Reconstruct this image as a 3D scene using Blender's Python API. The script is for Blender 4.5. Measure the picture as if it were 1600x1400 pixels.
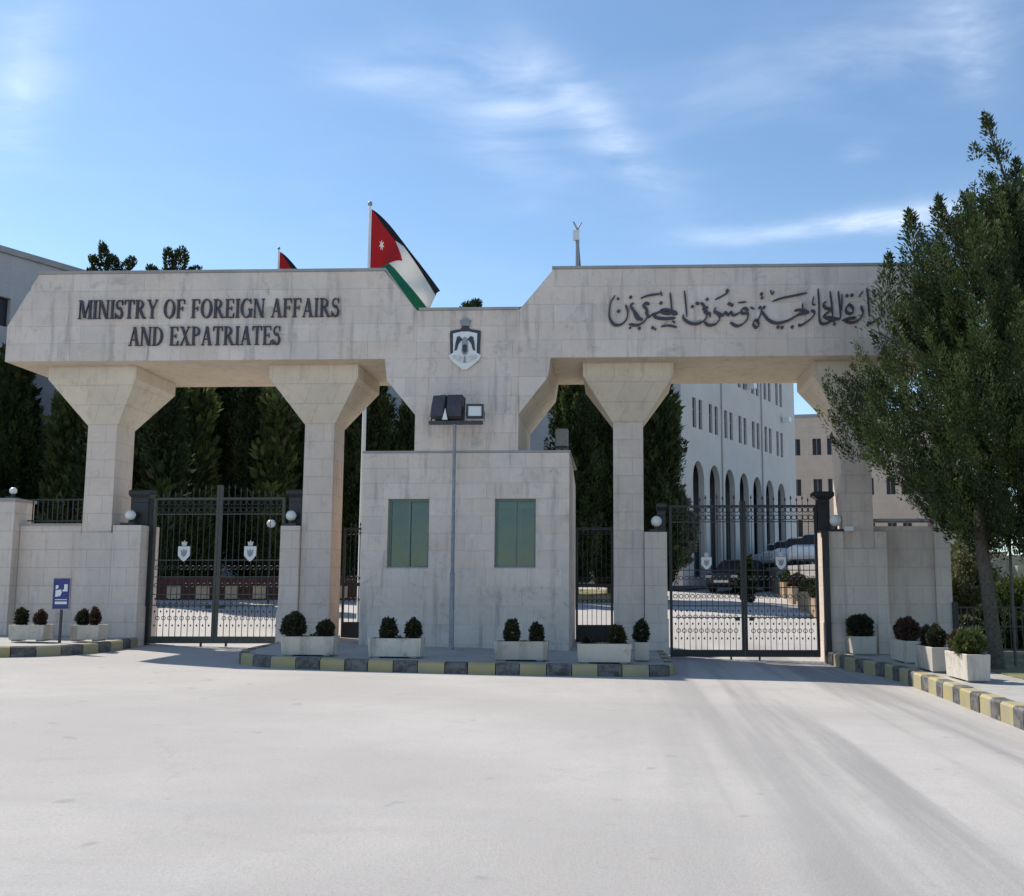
import bpy, bmesh, math, random
import numpy as np
from mathutils import Vector, Matrix
for o in list(bpy.data.objects): bpy.data.objects.remove(o)
scene = bpy.context.scene
C = scene.collection
R = math.radians
PI = math.pi
random.seed(7)

# ------------------------------------------------------------------ camera
cam = bpy.data.cameras.new('camera'); camo = bpy.data.objects.new('camera', cam); C.objects.link(camo)
camo.location = (3.15, -20.0, 1.6)
camo.rotation_euler = (PI/2 + math.atan(0.11667), 0, R(1.8))
cam.sensor_width = 36; cam.lens = 33.75
cam.shift_x = -0.071875; cam.shift_y = 0.025
cam.clip_start = 0.1; cam.clip_end = 3000
scene.camera = camo

# ------------------------------------------------------------------ light
SUN = Vector((-0.73, 0.405, 1.0)).normalized()          # towards the sun
EL = math.asin(SUN.z); AZ = math.atan2(SUN.x, SUN.y)
sl = bpy.data.lights.new('sun', 'SUN'); sl.energy = 4.0; sl.angle = R(0.53); sl.color = (1.0, 0.93, 0.82)
so = bpy.data.objects.new('sun', sl); C.objects.link(so)
so.rotation_euler = SUN.to_track_quat('Z', 'Y').to_euler()
so.location = (-30, 20, 40)

world = bpy.data.worlds.new('World'); scene.world = world; world.use_nodes = True
wt = world.node_tree; wt.nodes.clear()
class NT:
    """tiny node helper"""
    def __init__(s, t): s.t = t
    def n(s, typ, ins=None, **kw):
        nd = s.t.nodes.new(typ)
        for k, v in kw.items(): setattr(nd, k, v)
        for k, v in (ins or {}).items():
            sk = nd.inputs[k]
            if isinstance(v, bpy.types.NodeSocket): s.t.links.new(v, sk)
            else: sk.default_value = v
        return nd
    def m(s, op, a, b=0.0, c=0.0, clamp=False):
        nd = s.n('ShaderNodeMath', {0: a, 1: b, 2: c}, operation=op); nd.use_clamp = clamp
        return nd.outputs[0]
    def mix(s, f, a, b, blend='MIX'):
        nd = s.n('ShaderNodeMix', data_type='RGBA', blend_type=blend)
        for k, v in ((0, f), (6, a), (7, b)):
            if isinstance(v, bpy.types.NodeSocket): s.t.links.new(v, nd.inputs[k])
            else: nd.inputs[k].default_value = v if k == 0 else (*v[:3], 1)
        return nd.outputs[2]
    def noise(s, vec, scale, detail=4, rough=.55, dist=0.0):
        nd = s.n('ShaderNodeTexNoise', {'Scale': scale, 'Detail': detail, 'Roughness': rough, 'Distortion': dist})
        if vec is not None: s.t.links.new(vec, nd.inputs['Vector'])
        return nd.outputs['Fac']
    def ramp(s, f, a, b, lo=0.0, hi=1.0):
        nd = s.n('ShaderNodeMapRange', {0: f, 1: a, 2: b, 3: lo, 4: hi}); nd.interpolation_type = 'SMOOTHSTEP'
        return nd.outputs[0]
W = NT(wt)
sky = W.n('ShaderNodeTexSky', sky_type='NISHITA', sun_disc=False, sun_elevation=EL, sun_rotation=AZ,
          altitude=700, air_density=1.15, dust_density=0.5, ozone_density=2.2)
tc = W.n('ShaderNodeTexCoord').outputs['Generated']
sep = W.n('ShaderNodeSeparateXYZ', {0: tc})
el = W.m('ARCSINE', sep.outputs[2]); az = W.m('ARCTAN2', sep.outputs[0], sep.outputs[1])
zc = W.m('MAXIMUM', sep.outputs[2], 0.06)
plane = W.n('ShaderNodeCombineXYZ', {0: W.m('DIVIDE', sep.outputs[0], zc), 1: W.m('DIVIDE', sep.outputs[1], zc), 2: 0.0}).outputs[0]
def wisp(a0, e0, rot, la, le, amp):
    da = W.m('SUBTRACT', az, R(a0)); de = W.m('SUBTRACT', el, R(e0))
    c_, s_ = math.cos(R(rot)), math.sin(R(rot))
    u = W.m('ADD', W.m('MULTIPLY', da, c_), W.m('MULTIPLY', de, s_))
    v = W.m('ADD', W.m('MULTIPLY', da, -s_), W.m('MULTIPLY', de, c_))
    u = W.m('DIVIDE', u, R(la)); v = W.m('DIVIDE', v, R(le))
    d = W.m('ADD', W.m('MULTIPLY', u, u), W.m('MULTIPLY', v, v))
    return W.m('MULTIPLY', W.m('EXPONENT', W.m('MULTIPLY', d, -1.0)), amp)
ws = [wisp(-13.7, 28.8, 4, 4.5, 1.1, .85), wisp(-6.2, 29.3, -6, 5.5, 1.6, .75), wisp(-1.0, 26.6, -42, 5.5, 1.2, .8), wisp(-5.8, 27.2, 0, 2.8, .6, .8),
      wisp(2.5, 24.0, -25, 5, 1.4, .3), wisp(-7, 25.5, -30, 5, 2.0, .35), wisp(15.5, 28.8, 6, 9, 2.2, .55), wisp(21, 29.2, -70, 3.2, 1.6, .9), wisp(15.5, 20.5, 1, 8, .62, 1.5),
      wisp(14.8, 24.3, 0, 1.2, .5, .8), wisp(-33.5, 25.5, 75, 4, 1.6, .8), wisp(60, 35, 10, 16, 5, .8), wisp(-80, 30, -10, 18, 5, .8), wisp(150, 35, 10, 25, 7, .8)]
mask = ws[0]
for w_ in ws[1:]: mask = W.m('ADD', mask, w_)
warp = W.n('ShaderNodeTexNoise', {'Vector': plane, 'Scale': 1.3, 'Detail': 3.0})
pv = W.n('ShaderNodeVectorMath', {0: plane, 1: W.n('ShaderNodeVectorMath', {0: warp.outputs['Color'], 3: 0.5}, operation='SCALE').outputs[0]}, operation='ADD').outputs[0]
mp = W.n('ShaderNodeMapping', {'Vector': pv, 'Rotation': (0, 0, R(28)), 'Scale': (1.0, 2.6, 1.0)}).outputs[0]
f1 = W.ramp(W.noise(mp, 1.7, 7, .58), .30, .85)
f2 = W.ramp(W.noise(pv, 3.6, 6, .58), .32, .85)
fb = W.m('ADD', W.m('MULTIPLY', f1, .75), W.m('MULTIPLY', f2, .45))
dens = W.m('MULTIPLY', mask, fb)
faint = W.m('MULTIPLY', W.m('MULTIPLY', f1, f2), .05)
dens = W.m('MINIMUM', W.m('ADD', W.m('MULTIPLY', dens, .52), faint), .6)
dens = W.m('MAXIMUM', dens, 0.0)
hz = W.ramp(el, R(0), R(26), .18, .0)
skyc = W.mix(1.0, sky.outputs[0], (.90, 1.0, 1.02), 'MULTIPLY')
skyc = W.mix(hz, skyc, (6.2, 8.6, 11.2))
skyc = W.mix(dens, skyc, (8.4, 9.0, 9.9))
bg = W.n('ShaderNodeBackground', {'Color': skyc, 'Strength': 0.115})
W.n('ShaderNodeOutputWorld', {'Surface': bg.outputs[0]})

vs = scene.view_settings
vs.view_transform = 'Standard'; vs.look = 'None'; vs.gamma = 1; vs.use_curve_mapping = False
vs.exposure = 0.52
scene.cycles.max_bounces = 8; scene.cycles.diffuse_bounces = 4; scene.cycles.transparent_max_bounces = 12

# ------------------------------------------------------------------ materials
def material(name):
    m = bpy.data.materials.new(name); m.use_nodes = True
    t = m.node_tree; t.nodes.clear(); return m, NT(t)
def finish(N, base, rough=.8, bump=None, dist=.01, metal=0.0, spec=.5, extra=None):
    ins = {'Base Color': base if isinstance(base, bpy.types.NodeSocket) else (*base, 1), 'Roughness': rough, 'Metallic': metal, 'Specular IOR Level': spec}
    if bump is not None:
        b = N.n('ShaderNodeBump', {'Height': bump, 'Strength': 1.0, 'Distance': dist}); ins['Normal'] = b.outputs[0]
    ins.update(extra or {})
    p = N.n('ShaderNodeBsdfPrincipled', ins)
    N.n('ShaderNodeOutputMaterial', {'Surface': p.outputs[0]})
    return p
def stone_mat(name, a, b, stain=(.26, .245, .22), stain_amt=.5, per_obj=.10, joints=None, bumpd=.004):
    m, N = material(name)
    co = N.n('ShaderNodeNewGeometry').outputs['Position']
    n1 = N.noise(co, .9, 6, .6); n2 = N.noise(co, 9, 8, .7); n3 = N.noise(co, 60, 4, .7)
    col = N.mix(N.ramp(n1, .32, .68), a, b)
    col = N.mix(N.ramp(n2, .45, .75, 0, .5), col, tuple(x*.80 for x in a))
    mp = N.n('ShaderNodeMapping', {'Vector': co, 'Scale': (4.5, 4.5, .5)}).outputs[0]
    st = N.m('MULTIPLY', N.ramp(N.noise(mp, 1.0, 8, .7), .50, .72), stain_amt)
    col = N.mix(st, col, stain)
    st2 = N.m('MULTIPLY', N.ramp(N.noise(co, 1.9, 9, .78, .5), .53, .66), stain_amt*.75)
    col = N.mix(st2, col, tuple(x*1.05 for x in stain))
    st3 = N.m('MULTIPLY', N.ramp(N.noise(co, 4.5, 4, .6, .8), .66, .74), stain_amt*.8)
    col = N.mix(st3, col, tuple(x*.75 for x in stain))
    lt = N.m('MULTIPLY', N.ramp(N.noise(co, 3.3, 5, .65), .60, .72), .35)
    col = N.mix(lt, col, tuple(min(.78, x*1.15) for x in a))
    rnd = N.n('ShaderNodeObjectInfo').outputs['Random']
    hsv = N.n('ShaderNodeHueSaturation', {'Color': col, 'Value': N.m('ADD', N.m('MULTIPLY', rnd, 2*per_obj), 1-per_obj),
        'Saturation': N.m('ADD', N.m('MULTIPLY', N.m('FRACT', N.m('MULTIPLY', rnd, 7.3)), .2), .9)}).outputs[0]
    h = N.m('ADD', N.m('MULTIPLY', n2, .6), N.m('MULTIPLY', n3, .5))
    if joints:
        br = N.n('ShaderNodeTexBrick', {'Vector': joints_vec(N, joints[0]), 'Scale': 1.0, 'Mortar Size': .006, 'Brick Width': joints[1], 'Row Height': joints[2],
              'Color1': (1, 1, 1, 1), 'Color2': (.95, .95, .95, 1), 'Mortar': (.80, .80, .80, 1)})
        hsv = N.mix(1.0, hsv, br.outputs[0], 'MULTIPLY')
        h = N.m('SUBTRACT', h, N.m('MULTIPLY', br.outputs['Fac'], .7))
    finish(N, hsv, .82, h, bumpd, spec=.3)
    return m
def joints_vec(N, kind):
    co = N.n('ShaderNodeTexCoord').outputs['Object']; s = N.n('ShaderNodeSeparateXYZ', {0: co})
    a, b = {'xz': (0, 2), 'yz': (1, 2), 'xy': (0, 1)}[kind] if kind != 'wall' else (None, None)
    if kind == 'wall': return N.n('ShaderNodeCombineXYZ', {0: N.m('ADD', s.outputs[0], s.outputs[1]), 1: s.outputs[2], 2: 0.0}).outputs[0]
    return N.n('ShaderNodeCombineXYZ', {0: s.outputs[a], 1: s.outputs[b], 2: 0.0}).outputs[0]
def plain(name, col, rough=.6, metal=0.0, var=.25, scale=6, bump=.002, spec=.5):
    m, N = material(name)
    co = N.n('ShaderNodeTexCoord').outputs['Object']
    n = N.noise(co, scale, 6, .65)
    c = N.mix(N.ramp(n, .35, .7), col, tuple(x*(1-var) for x in col))
    finish(N, c, rough, N.noise(co, scale*8, 4), bump, metal, spec)
    return m
M = {}
M['panel'] = stone_mat('limestone_panel', (.71, .60, .52), (.62, .53, .46), stain=(.35, .31, .27), stain_amt=.75, per_obj=.055)
M['stone'] = stone_mat('limestone', (.71, .60, .52), (.62, .53, .46), stain=(.37, .325, .28), stain_amt=.5, per_obj=.02, joints=('wall', .62, .40))
M['soffit'] = stone_mat('limestone_bounce_tinted', (.70, .61, .49), (.63, .55, .44), stain=(.40, .34, .27), stain_amt=.5, per_obj=.02, joints=('wall', .62, .40))  # same limestone, warmed: bounce light from the road put into its colour
M['coping'] = stone_mat('grey_coping', (.36, .35, .34), (.28, .275, .27), stain_amt=.6, per_obj=.03)
M['rendered'] = stone_mat('white_rendered_wall', (.56, .53, .50), (.51, .485, .46), stain=(.38, .37, .36), stain_amt=.25, per_obj=.01, bumpd=.002)
M['rendered_lav'] = stone_mat('lavender_wall', (.46, .43, .43), (.42, .40, .40), stain=(.30, .29, .30), stain_amt=.2, per_obj=.01, joints=('wall', 1.2, .6), bumpd=.002)
M['sand'] = stone_mat('tan_stone_wall', (.58, .46, .37), (.52, .41, .32), stain=(.4, .3, .24), stain_amt=.3, per_obj=.01, joints=('wall', .9, .45), bumpd=.002)
M['planter'] = stone_mat('planter_concrete', (.55, .50, .43), (.46, .42, .36), stain=(.24, .21, .17), stain_amt=.85, per_obj=.10)
M['tanplanter'] = stone_mat('tan_planter', (.50, .38, .26), (.42, .31, .21), stain=(.2, .15, .1), stain_amt=.4, per_obj=.12)
M['rock'] = stone_mat('rubble_rock', (.50, .44, .34), (.40, .35, .27), stain=(.22, .19, .14), stain_amt=.6, per_obj=.2)
M['pave'] = stone_mat('pavement_concrete', (.40, .385, .36), (.33, .32, .30), stain=(.2, .19, .17), stain_amt=.5, per_obj=.02)
def kerb_mat(name, col, wear):
    m, N = material(name)
    co = N.n('ShaderNodeTexCoord').outputs['Object']
    rnd = N.n('ShaderNodeObjectInfo').outputs['Random']
    off = N.n('ShaderNodeVectorMath', {0: co, 1: N.n('ShaderNodeCombineXYZ', {0: N.m('MULTIPLY', rnd, 40.0), 1: 0.0, 2: 0.0}).outputs[0]}, operation='ADD').outputs[0]
    c = N.mix(N.ramp(N.noise(off, 5, 9, .8), .40, .60, 0, .9), col, wear)
    c = N.mix(N.ramp(N.noise(off, 2.5, 4, .6), .4, .7, 0, .35), c, tuple(x*.6 for x in col))
    finish(N, c, .75, N.noise(off, 40, 5), .006)
    return m
M['kyel'] = kerb_mat('kerb_yellow_paint', (.36, .30, .12), (.33, .31, .25))
M['kblk'] = kerb_mat('kerb_black_paint', (.05, .047, .05), (.20, .195, .18))
M['iron'] = plain('black_iron', (.018, .018, .02), .45, .0, .3, 12, .001)
M['olive'] = plain('weathered_olive_iron', (.075, .075, .06), .55, .0, .3, 12, .001)
M['bronze'] = plain('dark_lettering', (.06, .052, .068), .5, .1, .3, 20, .0005)
M['white'] = plain('white_enamel', (.75, .75, .74), .4, 0, .08, 6, .0005)
M['offwhite'] = plain('off_white_relief', (.66, .64, .61), .6, 0, .25, 14, .002)
M['grey'] = plain('grey_steel', (.30, .30, .31), .45, .3, .25, 10, .0005)
M['darkgrey'] = plain('dark_grey_metal', (.06, .055, .065), .5, .2, .3, 10, .001)
M['blue'] = plain('blue_sign_paint', (.025, .035, .19), .45, 0, .2, 8, .0003)
M['bark'] = plain('bark', (.13, .11, .09), .9, 0, .5, 18, .02)
M['soil'] = plain('soil', (.09, .065, .045), .95, 0, .4, 25, .02)
M['red'] = plain('dull_red_masonry', (.10, .038, .028), .8, 0, .4, 5, .004)
M['rubber'] = plain('tyre_rubber', (.02, .02, .02), .8, 0, .2, 10, .001)
M['carwhite'] = plain('white_car_paint', (.8, .8, .8), .2, 0, .03, 3, 0)
M['silver'] = plain('pale_silver_car_paint', (.6, .61, .62), .3, .3, .03, 3, 0)
M['cardark'] = plain('dark_car_paint', (.02, .022, .025), .2, 0, .1, 3, 0)
M['curtain'] = plain('pale_curtain', (.5, .52, .48), .9, 0, .2, 4, .002)
M['inner'] = plain('shade_dark_interior', (.05, .052, .052), .9, 0, .3, 2, .001)  # shade inside the booth and arcade put into a near-black wall colour
M['tealframe'] = plain('green_grey_window_frame', (.15, .20, .185), .4, .1, .2, 8, .0003)
M['goldlamp'] = plain('lamp_red', (.3, .05, .04), .4)
def glassy(name, tint, transp, rough=.04, refl=(.70, .80, .78), k=.9, k0=.06):
    m, N = material(name)
    co = N.n('ShaderNodeTexCoord').outputs['Object']
    nb = N.n('ShaderNodeBump', {'Height': N.noise(co, 2.5, 2), 'Strength': .25, 'Distance': .02}).outputs[0]
    g = N.n('ShaderNodeBsdfGlossy', {'Color': (*refl, 1), 'Roughness': rough, 'Normal': nb})
    d = N.n('ShaderNodeBsdfDiffuse', {'Color': (*tint, 1)})
    t = N.n('ShaderNodeBsdfTransparent', {'Color': (.50, .60, .57, 1)})
    a = N.n('ShaderNodeMixShader', {0: transp, 1: d.outputs[0], 2: t.outputs[0]})
    fr = N.n('ShaderNodeFresnel', {'IOR': 1.6})
    b = N.n('ShaderNodeMixShader', {0: N.m('ADD', N.m('MULTIPLY', fr.outputs[0], k), k0), 1: a.outputs[0], 2: g.outputs[0]})
    N.n('ShaderNodeOutputMaterial', {'Surface': b.outputs[0]})
    return m
M['glass'] = glassy('green_tinted_glass', (.02, .027, .026), .82, k=.9, k0=.05)
M['darkglass'] = glassy('dark_window_glass', (.035, .034, .038), .0, .12, (.6, .6, .6), .35, .0)
M['frostglass'] = plain('milky_glass', (.72, .72, .70), .25, 0, .04, 3, 0)

def leaf_mat(name, dark, light, trans=.25):
    m, N = material(name)
    at = N.n('ShaderNodeAttribute', attribute_name='tone')
    s = N.n('ShaderNodeSeparateColor', {0: at.outputs['Color']})
    c = N.mix(s.outputs[0], dark, light)
    c = N.mix(N.m('MULTIPLY', s.outputs[1], .6), c, (.17, .12, .05))
    p = N.n('ShaderNodeBsdfPrincipled', {'Base Color': c, 'Roughness': .6, 'Specular IOR Level': .3})
    t = N.n('ShaderNodeBsdfTranslucent', {'Color': c})
    x = N.n('ShaderNodeMixShader', {0: trans, 1: p.outputs[0], 2: t.outputs[0]})
    N.n('ShaderNodeOutputMaterial', {'Surface': x.outputs[0]})
    return m
M['juniper'] = leaf_mat('juniper_foliage', (.014, .026, .009), (.088, .128, .038))
M['cypress'] = leaf_mat('cypress_foliage', (.016, .027, .010), (.08, .11, .03), .4)
M['cone'] = leaf_mat('sun_tinted_cone_foliage', (.035, .05, .015), (.17, .20, .06), .45)  # sunlight on the tree tops put into a paler leaf colour
M['grey_leaf'] = leaf_mat('grey_green_foliage', (.10, .115, .08), (.2, .22, .16))
M['topiary'] = leaf_mat('topiary_foliage', (.022, .028, .016), (.055, .06, .03))
M['topiary_red'] = leaf_mat('reddish_topiary_foliage', (.05, .028, .022), (.12, .07, .045))
M['lightleaf'] = leaf_mat('light_green_foliage', (.05, .07, .02), (.16, .19, .06))
M['olivebush'] = leaf_mat('yellow_green_foliage', (.07, .08, .04), (.20, .20, .10))

def ground_mat():
    m, N = material('pale_road_surface')
    co = N.n('ShaderNodeTexCoord').outputs['Object']
    n1 = N.noise(co, .22, 5, .6); n2 = N.noise(co, 2.4, 8, .7); n3 = N.noise(co, 45, 6, .75); n4 = N.noise(co, 150, 3, .8)
    col = N.mix(N.ramp(n1, .35, .65), (.395, .372, .354), (.475, .449, .428))
    col = N.mix(N.ramp(n2, .4, .75, 0, .35), col, (.37, .36, .355))
    # long tyre worn streaks running to the right hand gate
    sp = N.n('ShaderNodeSeparateXYZ', {0: co})
    mp = N.n('ShaderNodeMapping', {'Vector': co, 'Rotation': (0, 0, R(-9)), 'Scale': (1.1, .05, 1)}).outputs[0]
    st = N.ramp(N.noise(mp, 1.2, 5, .6), .42, .62)
    near = N.m('MULTIPLY', N.ramp(sp.outputs[0], 2.5, 5.5), N.m('MULTIPLY', N.ramp(sp.outputs[0], 7.2, 8.4, 1, 0), N.ramp(sp.outputs[1], 6, 2)))
    col = N.mix(N.m('MULTIPLY', N.m('MULTIPLY', st, near), .85), col, (.26, .25, .245))
    # sweeping faint arc marks
    mp2 = N.n('ShaderNodeMapping', {'Vector': co, 'Rotation': (0, 0, R(16)), 'Scale': (.09, 1.3, 1)}).outputs[0]
    st2 = N.ramp(N.noise(mp2, 1.0, 5, .6, .3), .5, .72, 0, .34)
    col = N.mix(st2, col, (.33, .32, .32))
    # cracks and spots
    vo = N.n('ShaderNodeTexVoronoi', {'Vector': N.n('ShaderNodeVectorMath', {0: co, 1: N.n('ShaderNodeVectorMath', {0: N.n('ShaderNodeTexNoise', {'Vector': co, 'Scale': 1.5, 'Detail': 5.0}).outputs['Color'], 3: 1.2}, operation='SCALE').outputs[0]}, operation='ADD').outputs[0], 'Scale': .16}, feature='DISTANCE_TO_EDGE')
    ck = N.m('MULTIPLY', N.ramp(vo.outputs['Distance'], 0, .006, 1, 0), N.ramp(N.noise(co, .5, 3), .48, .62))
    col = N.mix(N.m('MULTIPLY', ck, .15), col, (.2, .19, .18))
    sps = N.ramp(N.noise(co, 3.1, 2, .4), .70, .76, 0, .6)
    col = N.mix(sps, col, (.28, .27, .26))
    col = N.mix(N.ramp(n3, .42, .7, 0, .42), col, (.25, .24, .23))
    col = N.mix(N.ramp(n4, .5, .68, 0, .4), col, (.60, .58, .55))
    col = N.mix(N.ramp(N.noise(co, 75, 3, .7), .60, .70, 0, .5), col, (.20, .19, .185))
    col = N.mix(N.ramp(N.noise(co, .9, 7, .7, .8), .56, .72, 0, .35), col, (.31, .29, .27))
    h = N.m('ADD', N.m('MULTIPLY', n3, .7), N.m('MULTIPLY', n4, .4))
    finish(N, col, .85, h, .008, spec=.25)
    return m
M['road'] = ground_mat()
m, N = material('dry_garden_ground')
co = N.n('ShaderNodeTexCoord').outputs['Object']
c = N.mix(N.ramp(N.noise(co, .8, 6, .7), .4, .62), (.30, .25, .16), (.12, .14, .05))
finish(N, c, .95, N.noise(co, 12, 6, .7), .05); M['garden'] = m

def flag_mat():
    m, N = material('flag_cloth')
    uv = N.n('ShaderNodeSeparateXYZ', {0: N.n('ShaderNodeUVMap').outputs[0]})
    u, v = uv.outputs[0], uv.outputs[1]
    col = N.mix(N.m('GREATER_THAN', v, .6667), (.78, .77, .75), (.015, .015, .02))
    col = N.mix(N.m('LESS_THAN', v, .3333), col, (.01, .19, .11))
    tri = N.m('SUBTRACT', .5, N.m('MULTIPLY', N.m('ABSOLUTE', N.m('SUBTRACT', v, .5)), 1.0))
    tri = N.m('LESS_THAN', u, N.m('MULTIPLY', N.m('SUBTRACT', 1.0, N.m('MULTIPLY', N.m('ABSOLUTE', N.m('SUBTRACT', v, .5)), 2.0)), .5))
    col = N.mix(tri, col, (.50, .015, .02))
    dx = N.m('MULTIPLY', N.m('SUBTRACT', u, .165), 2.0); dy = N.m('SUBTRACT', v, .5)
    rr = N.m('SQRT', N.m('ADD', N.m('MULTIPLY', dx, dx), N.m('MULTIPLY', dy, dy)))
    an = N.m('ARCTAN2', dy, dx)
    rad = N.m('ADD', .052, N.m('MULTIPLY', N.m('COSINE', N.m('MULTIPLY', an, 7.0)), .022))
    col = N.mix(N.m('LESS_THAN', rr, rad), col, (.8, .78, .76))
    p = N.n('ShaderNodeBsdfPrincipled', {'Base Color': col, 'Roughness': .7})
    t = N.n('ShaderNodeBsdfTranslucent', {'Color': col})
    x = N.n('ShaderNodeMixShader', {0: .45, 1: p.outputs[0], 2: t.outputs[0]})
    N.n('ShaderNodeOutputMaterial', {'Surface': x.outputs[0]})
    return m
M['flag'] = flag_mat()

# ------------------------------------------------------------------ helpers
def gz(x, y):
    return (-0.022*min(max(x, -14), 14) + .006*(min(max(y, -60), 2)+20) + .06*(min(max(y, 2), 45)-2))
def tag(o, label=None, cat=None, group=None, kind=None):
    if label: o['label'] = label
    if cat: o['category'] = cat
    if group: o['group'] = group
    if kind: o['kind'] = kind
    return o
def empty(name, loc=(0, 0, 0), rz=0):
    o = bpy.data.objects.new(name, None); C.objects.link(o); o.location = loc; o.rotation_euler = (0, 0, rz); o.empty_display_size = .2
    return o
def thing(name, label, cat, loc=(0, 0, 0), rz=0, group=None):
    return tag(empty(name, loc, rz), label, cat, group)
def link(name, mesh, parent=None):
    o = bpy.data.objects.new(name, mesh); C.objects.link(o)
    if parent is not None: o.parent = parent
    return o
def copy_tree(o, parent=None):
    c = o.copy(); C.objects.link(c); c.parent = parent
    for ch in list(o.children): copy_tree(ch, c)
    return c
class MB:
    def __init__(s): s.v = []; s.f = []; s.sm = []
    def add(s, vs, fs, smooth=False):
        b = len(s.v); s.v += [tuple(v) for v in vs]; s.f += [tuple(i+b for i in f) for f in fs]; s.sm += [smooth]*len(fs); return s
    def box(s, x0, x1, y0, y1, z0, z1):
        return s.add([(x0, y0, z0), (x1, y0, z0), (x1, y1, z0), (x0, y1, z0), (x0, y0, z1), (x1, y0, z1), (x1, y1, z1), (x0, y1, z1)],
                     [(0, 3, 2, 1), (4, 5, 6, 7), (0, 1, 5, 4), (1, 2, 6, 5), (2, 3, 7, 6), (3, 0, 4, 7)])
    def loft(s, rings, cap=True, smooth=False):
        n = len(rings[0]); vs = [p for r in rings for p in r]; fs = []
        for k in range(len(rings)-1):
            for i in range(n):
                j = (i+1) % n; fs.append((k*n+i, k*n+j, (k+1)*n+j, (k+1)*n+i))
        s.add(vs, fs, smooth)
        if cap:
            s.add(rings[0], [tuple(range(n))[::-1]]); s.add(rings[-1], [tuple(range(n))])
        return s
    def rect(s, rs):   # loft of rectangles (cx, cy, hx, hy, z)
        return s.loft([[(cx-hx, cy-hy, z), (cx+hx, cy-hy, z), (cx+hx, cy+hy, z), (cx-hx, cy+hy, z)] for cx, cy, hx, hy, z in rs])
    def tube(s, pts, r, n=8, smooth=True, cap=True):
        pts = [Vector(p) for p in pts]; rings = []
        if not isinstance(r, (list, tuple)): r = [r]*len(pts)
        for k, p in enumerate(pts):
            d = (pts[min(k+1, len(pts)-1)]-pts[max(k-1, 0)]).normalized()
            a = d.orthogonal().normalized() if k == 0 else (a - d*a.dot(d)).normalized()
            b = d.cross(a)
            rings.append([tuple(p + (a*math.cos(2*PI*i/n)+b*math.sin(2*PI*i/n))*r[k]) for i in range(n)])
        return s.loft(rings, cap, smooth)
    def lathe(s, prof, cx=0, cy=0, cz=0, n=16, smooth=True):   # prof: (r, z)
        return s.loft([[(cx+r*math.cos(2*PI*i/n), cy+r*math.sin(2*PI*i/n), cz+z) for i in range(n)] for r, z in prof], True, smooth)
    def sphere(s, c, r, n=16, sz=1):
        m = n//2; prof = [(max(1e-4, r*math.sin(PI*k/m)), -r*sz*math.cos(PI*k/m)) for k in range(m+1)]
        return s.lathe(prof, c[0], c[1], c[2], n)
    def prism(s, poly, y0, y1):     # poly in (x,z), extruded along y (y0 = front)
        n = len(poly)
        s.add([(x, y0, z) for x, z in poly] + [(x, y1, z) for x, z in poly],
              [tuple(range(n)), tuple(range(2*n-1, n-1, -1))] + [(i, i+n, (i+1) % n + n, (i+1) % n) for i in range(n)]); return s
    def ring(s, c, rad, r, n=12, k=4, axis='y'):
        vs = []; fs = []
        for i in range(n):
            a = 2*PI*i/n
            for j in range(k):
                b = 2*PI*j/k; rr = rad + r*math.cos(b); h = r*math.sin(b)
                vs.append((c[0]+rr*math.cos(a), c[1]+h, c[2]+rr*math.sin(a)))
        for i in range(n):
            for j in range(k):
                fs.append((i*k+j, ((i+1) % n)*k+j, ((i+1) % n)*k+(j+1) % k, i*k+(j+1) % k))
        return s.add(vs, fs, True)
    def mesh(s, name, mat):
        me = bpy.data.meshes.new(name); me.from_pydata(s.v, [], s.f)
        me.polygons.foreach_set('use_smooth', s.sm)
        bm = bmesh.new(); bm.from_mesh(me); bmesh.ops.recalc_face_normals(bm, faces=bm.faces); bm.to_mesh(me); bm.free()
        me.materials.append(mat); me.update(); return me
    def build(s, name, mat, parent=None, loc=None, rz=0, bevel=0):
        o = link(name, s.mesh(name, mat), parent)
        if loc is not None: o.location = loc
        o.rotation_euler = (0, 0, rz)
        if bevel:
            b = o.modifiers.new('bevel', 'BEVEL'); b.width = bevel; b.segments = 2; b.limit_method = 'ANGLE'; b.angle_limit = R(35)
        return o
def clip(poly, a, b, c):      # keep a*x + b*z <= c
    out = []
    for i in range(len(poly)):
        p, q = poly[i], poly[(i+1) % len(poly)]
        dp, dq = a*p[0]+b*p[1]-c, a*q[0]+b*q[1]-c
        if dp <= 0: out.append(p)
        if (dp < 0) != (dq < 0) and abs(dp-dq) > 1e-9:
            t = dp/(dp-dq); out.append((p[0]+(q[0]-p[0])*t, p[1]+(q[1]-p[1])*t))
    return out
def clip_convex(poly, conv):   # conv counter-clockwise
    for i in range(len(conv)):
        (x0, z0), (x1, z1) = conv[i], conv[(i+1) % len(conv)]
        a, b = (z1-z0), -(x1-x0)
        poly = clip(poly, a, b, a*x0+b*z0)
        if len(poly) < 3: return []
    return poly
def area(p): return abs(sum(p[i][0]*p[(i+1) % len(p)][1]-p[(i+1) % len(p)][0]*p[i][1] for i in range(len(p))))/2
def shrink(p, g):
    cx = sum(q[0] for q in p)/len(p); cz = sum(q[1] for q in p)/len(p)
    out = []
    for x, z in p:
        d = math.hypot(x-cx, z-cz); sx = max(0, abs(x-cx)-g); sz = max(0, abs(z-cz)-g)
        out.append((cx+math.copysign(sx, x-cx), cz+math.copysign(sz, z-cz)))
    return out
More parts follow.
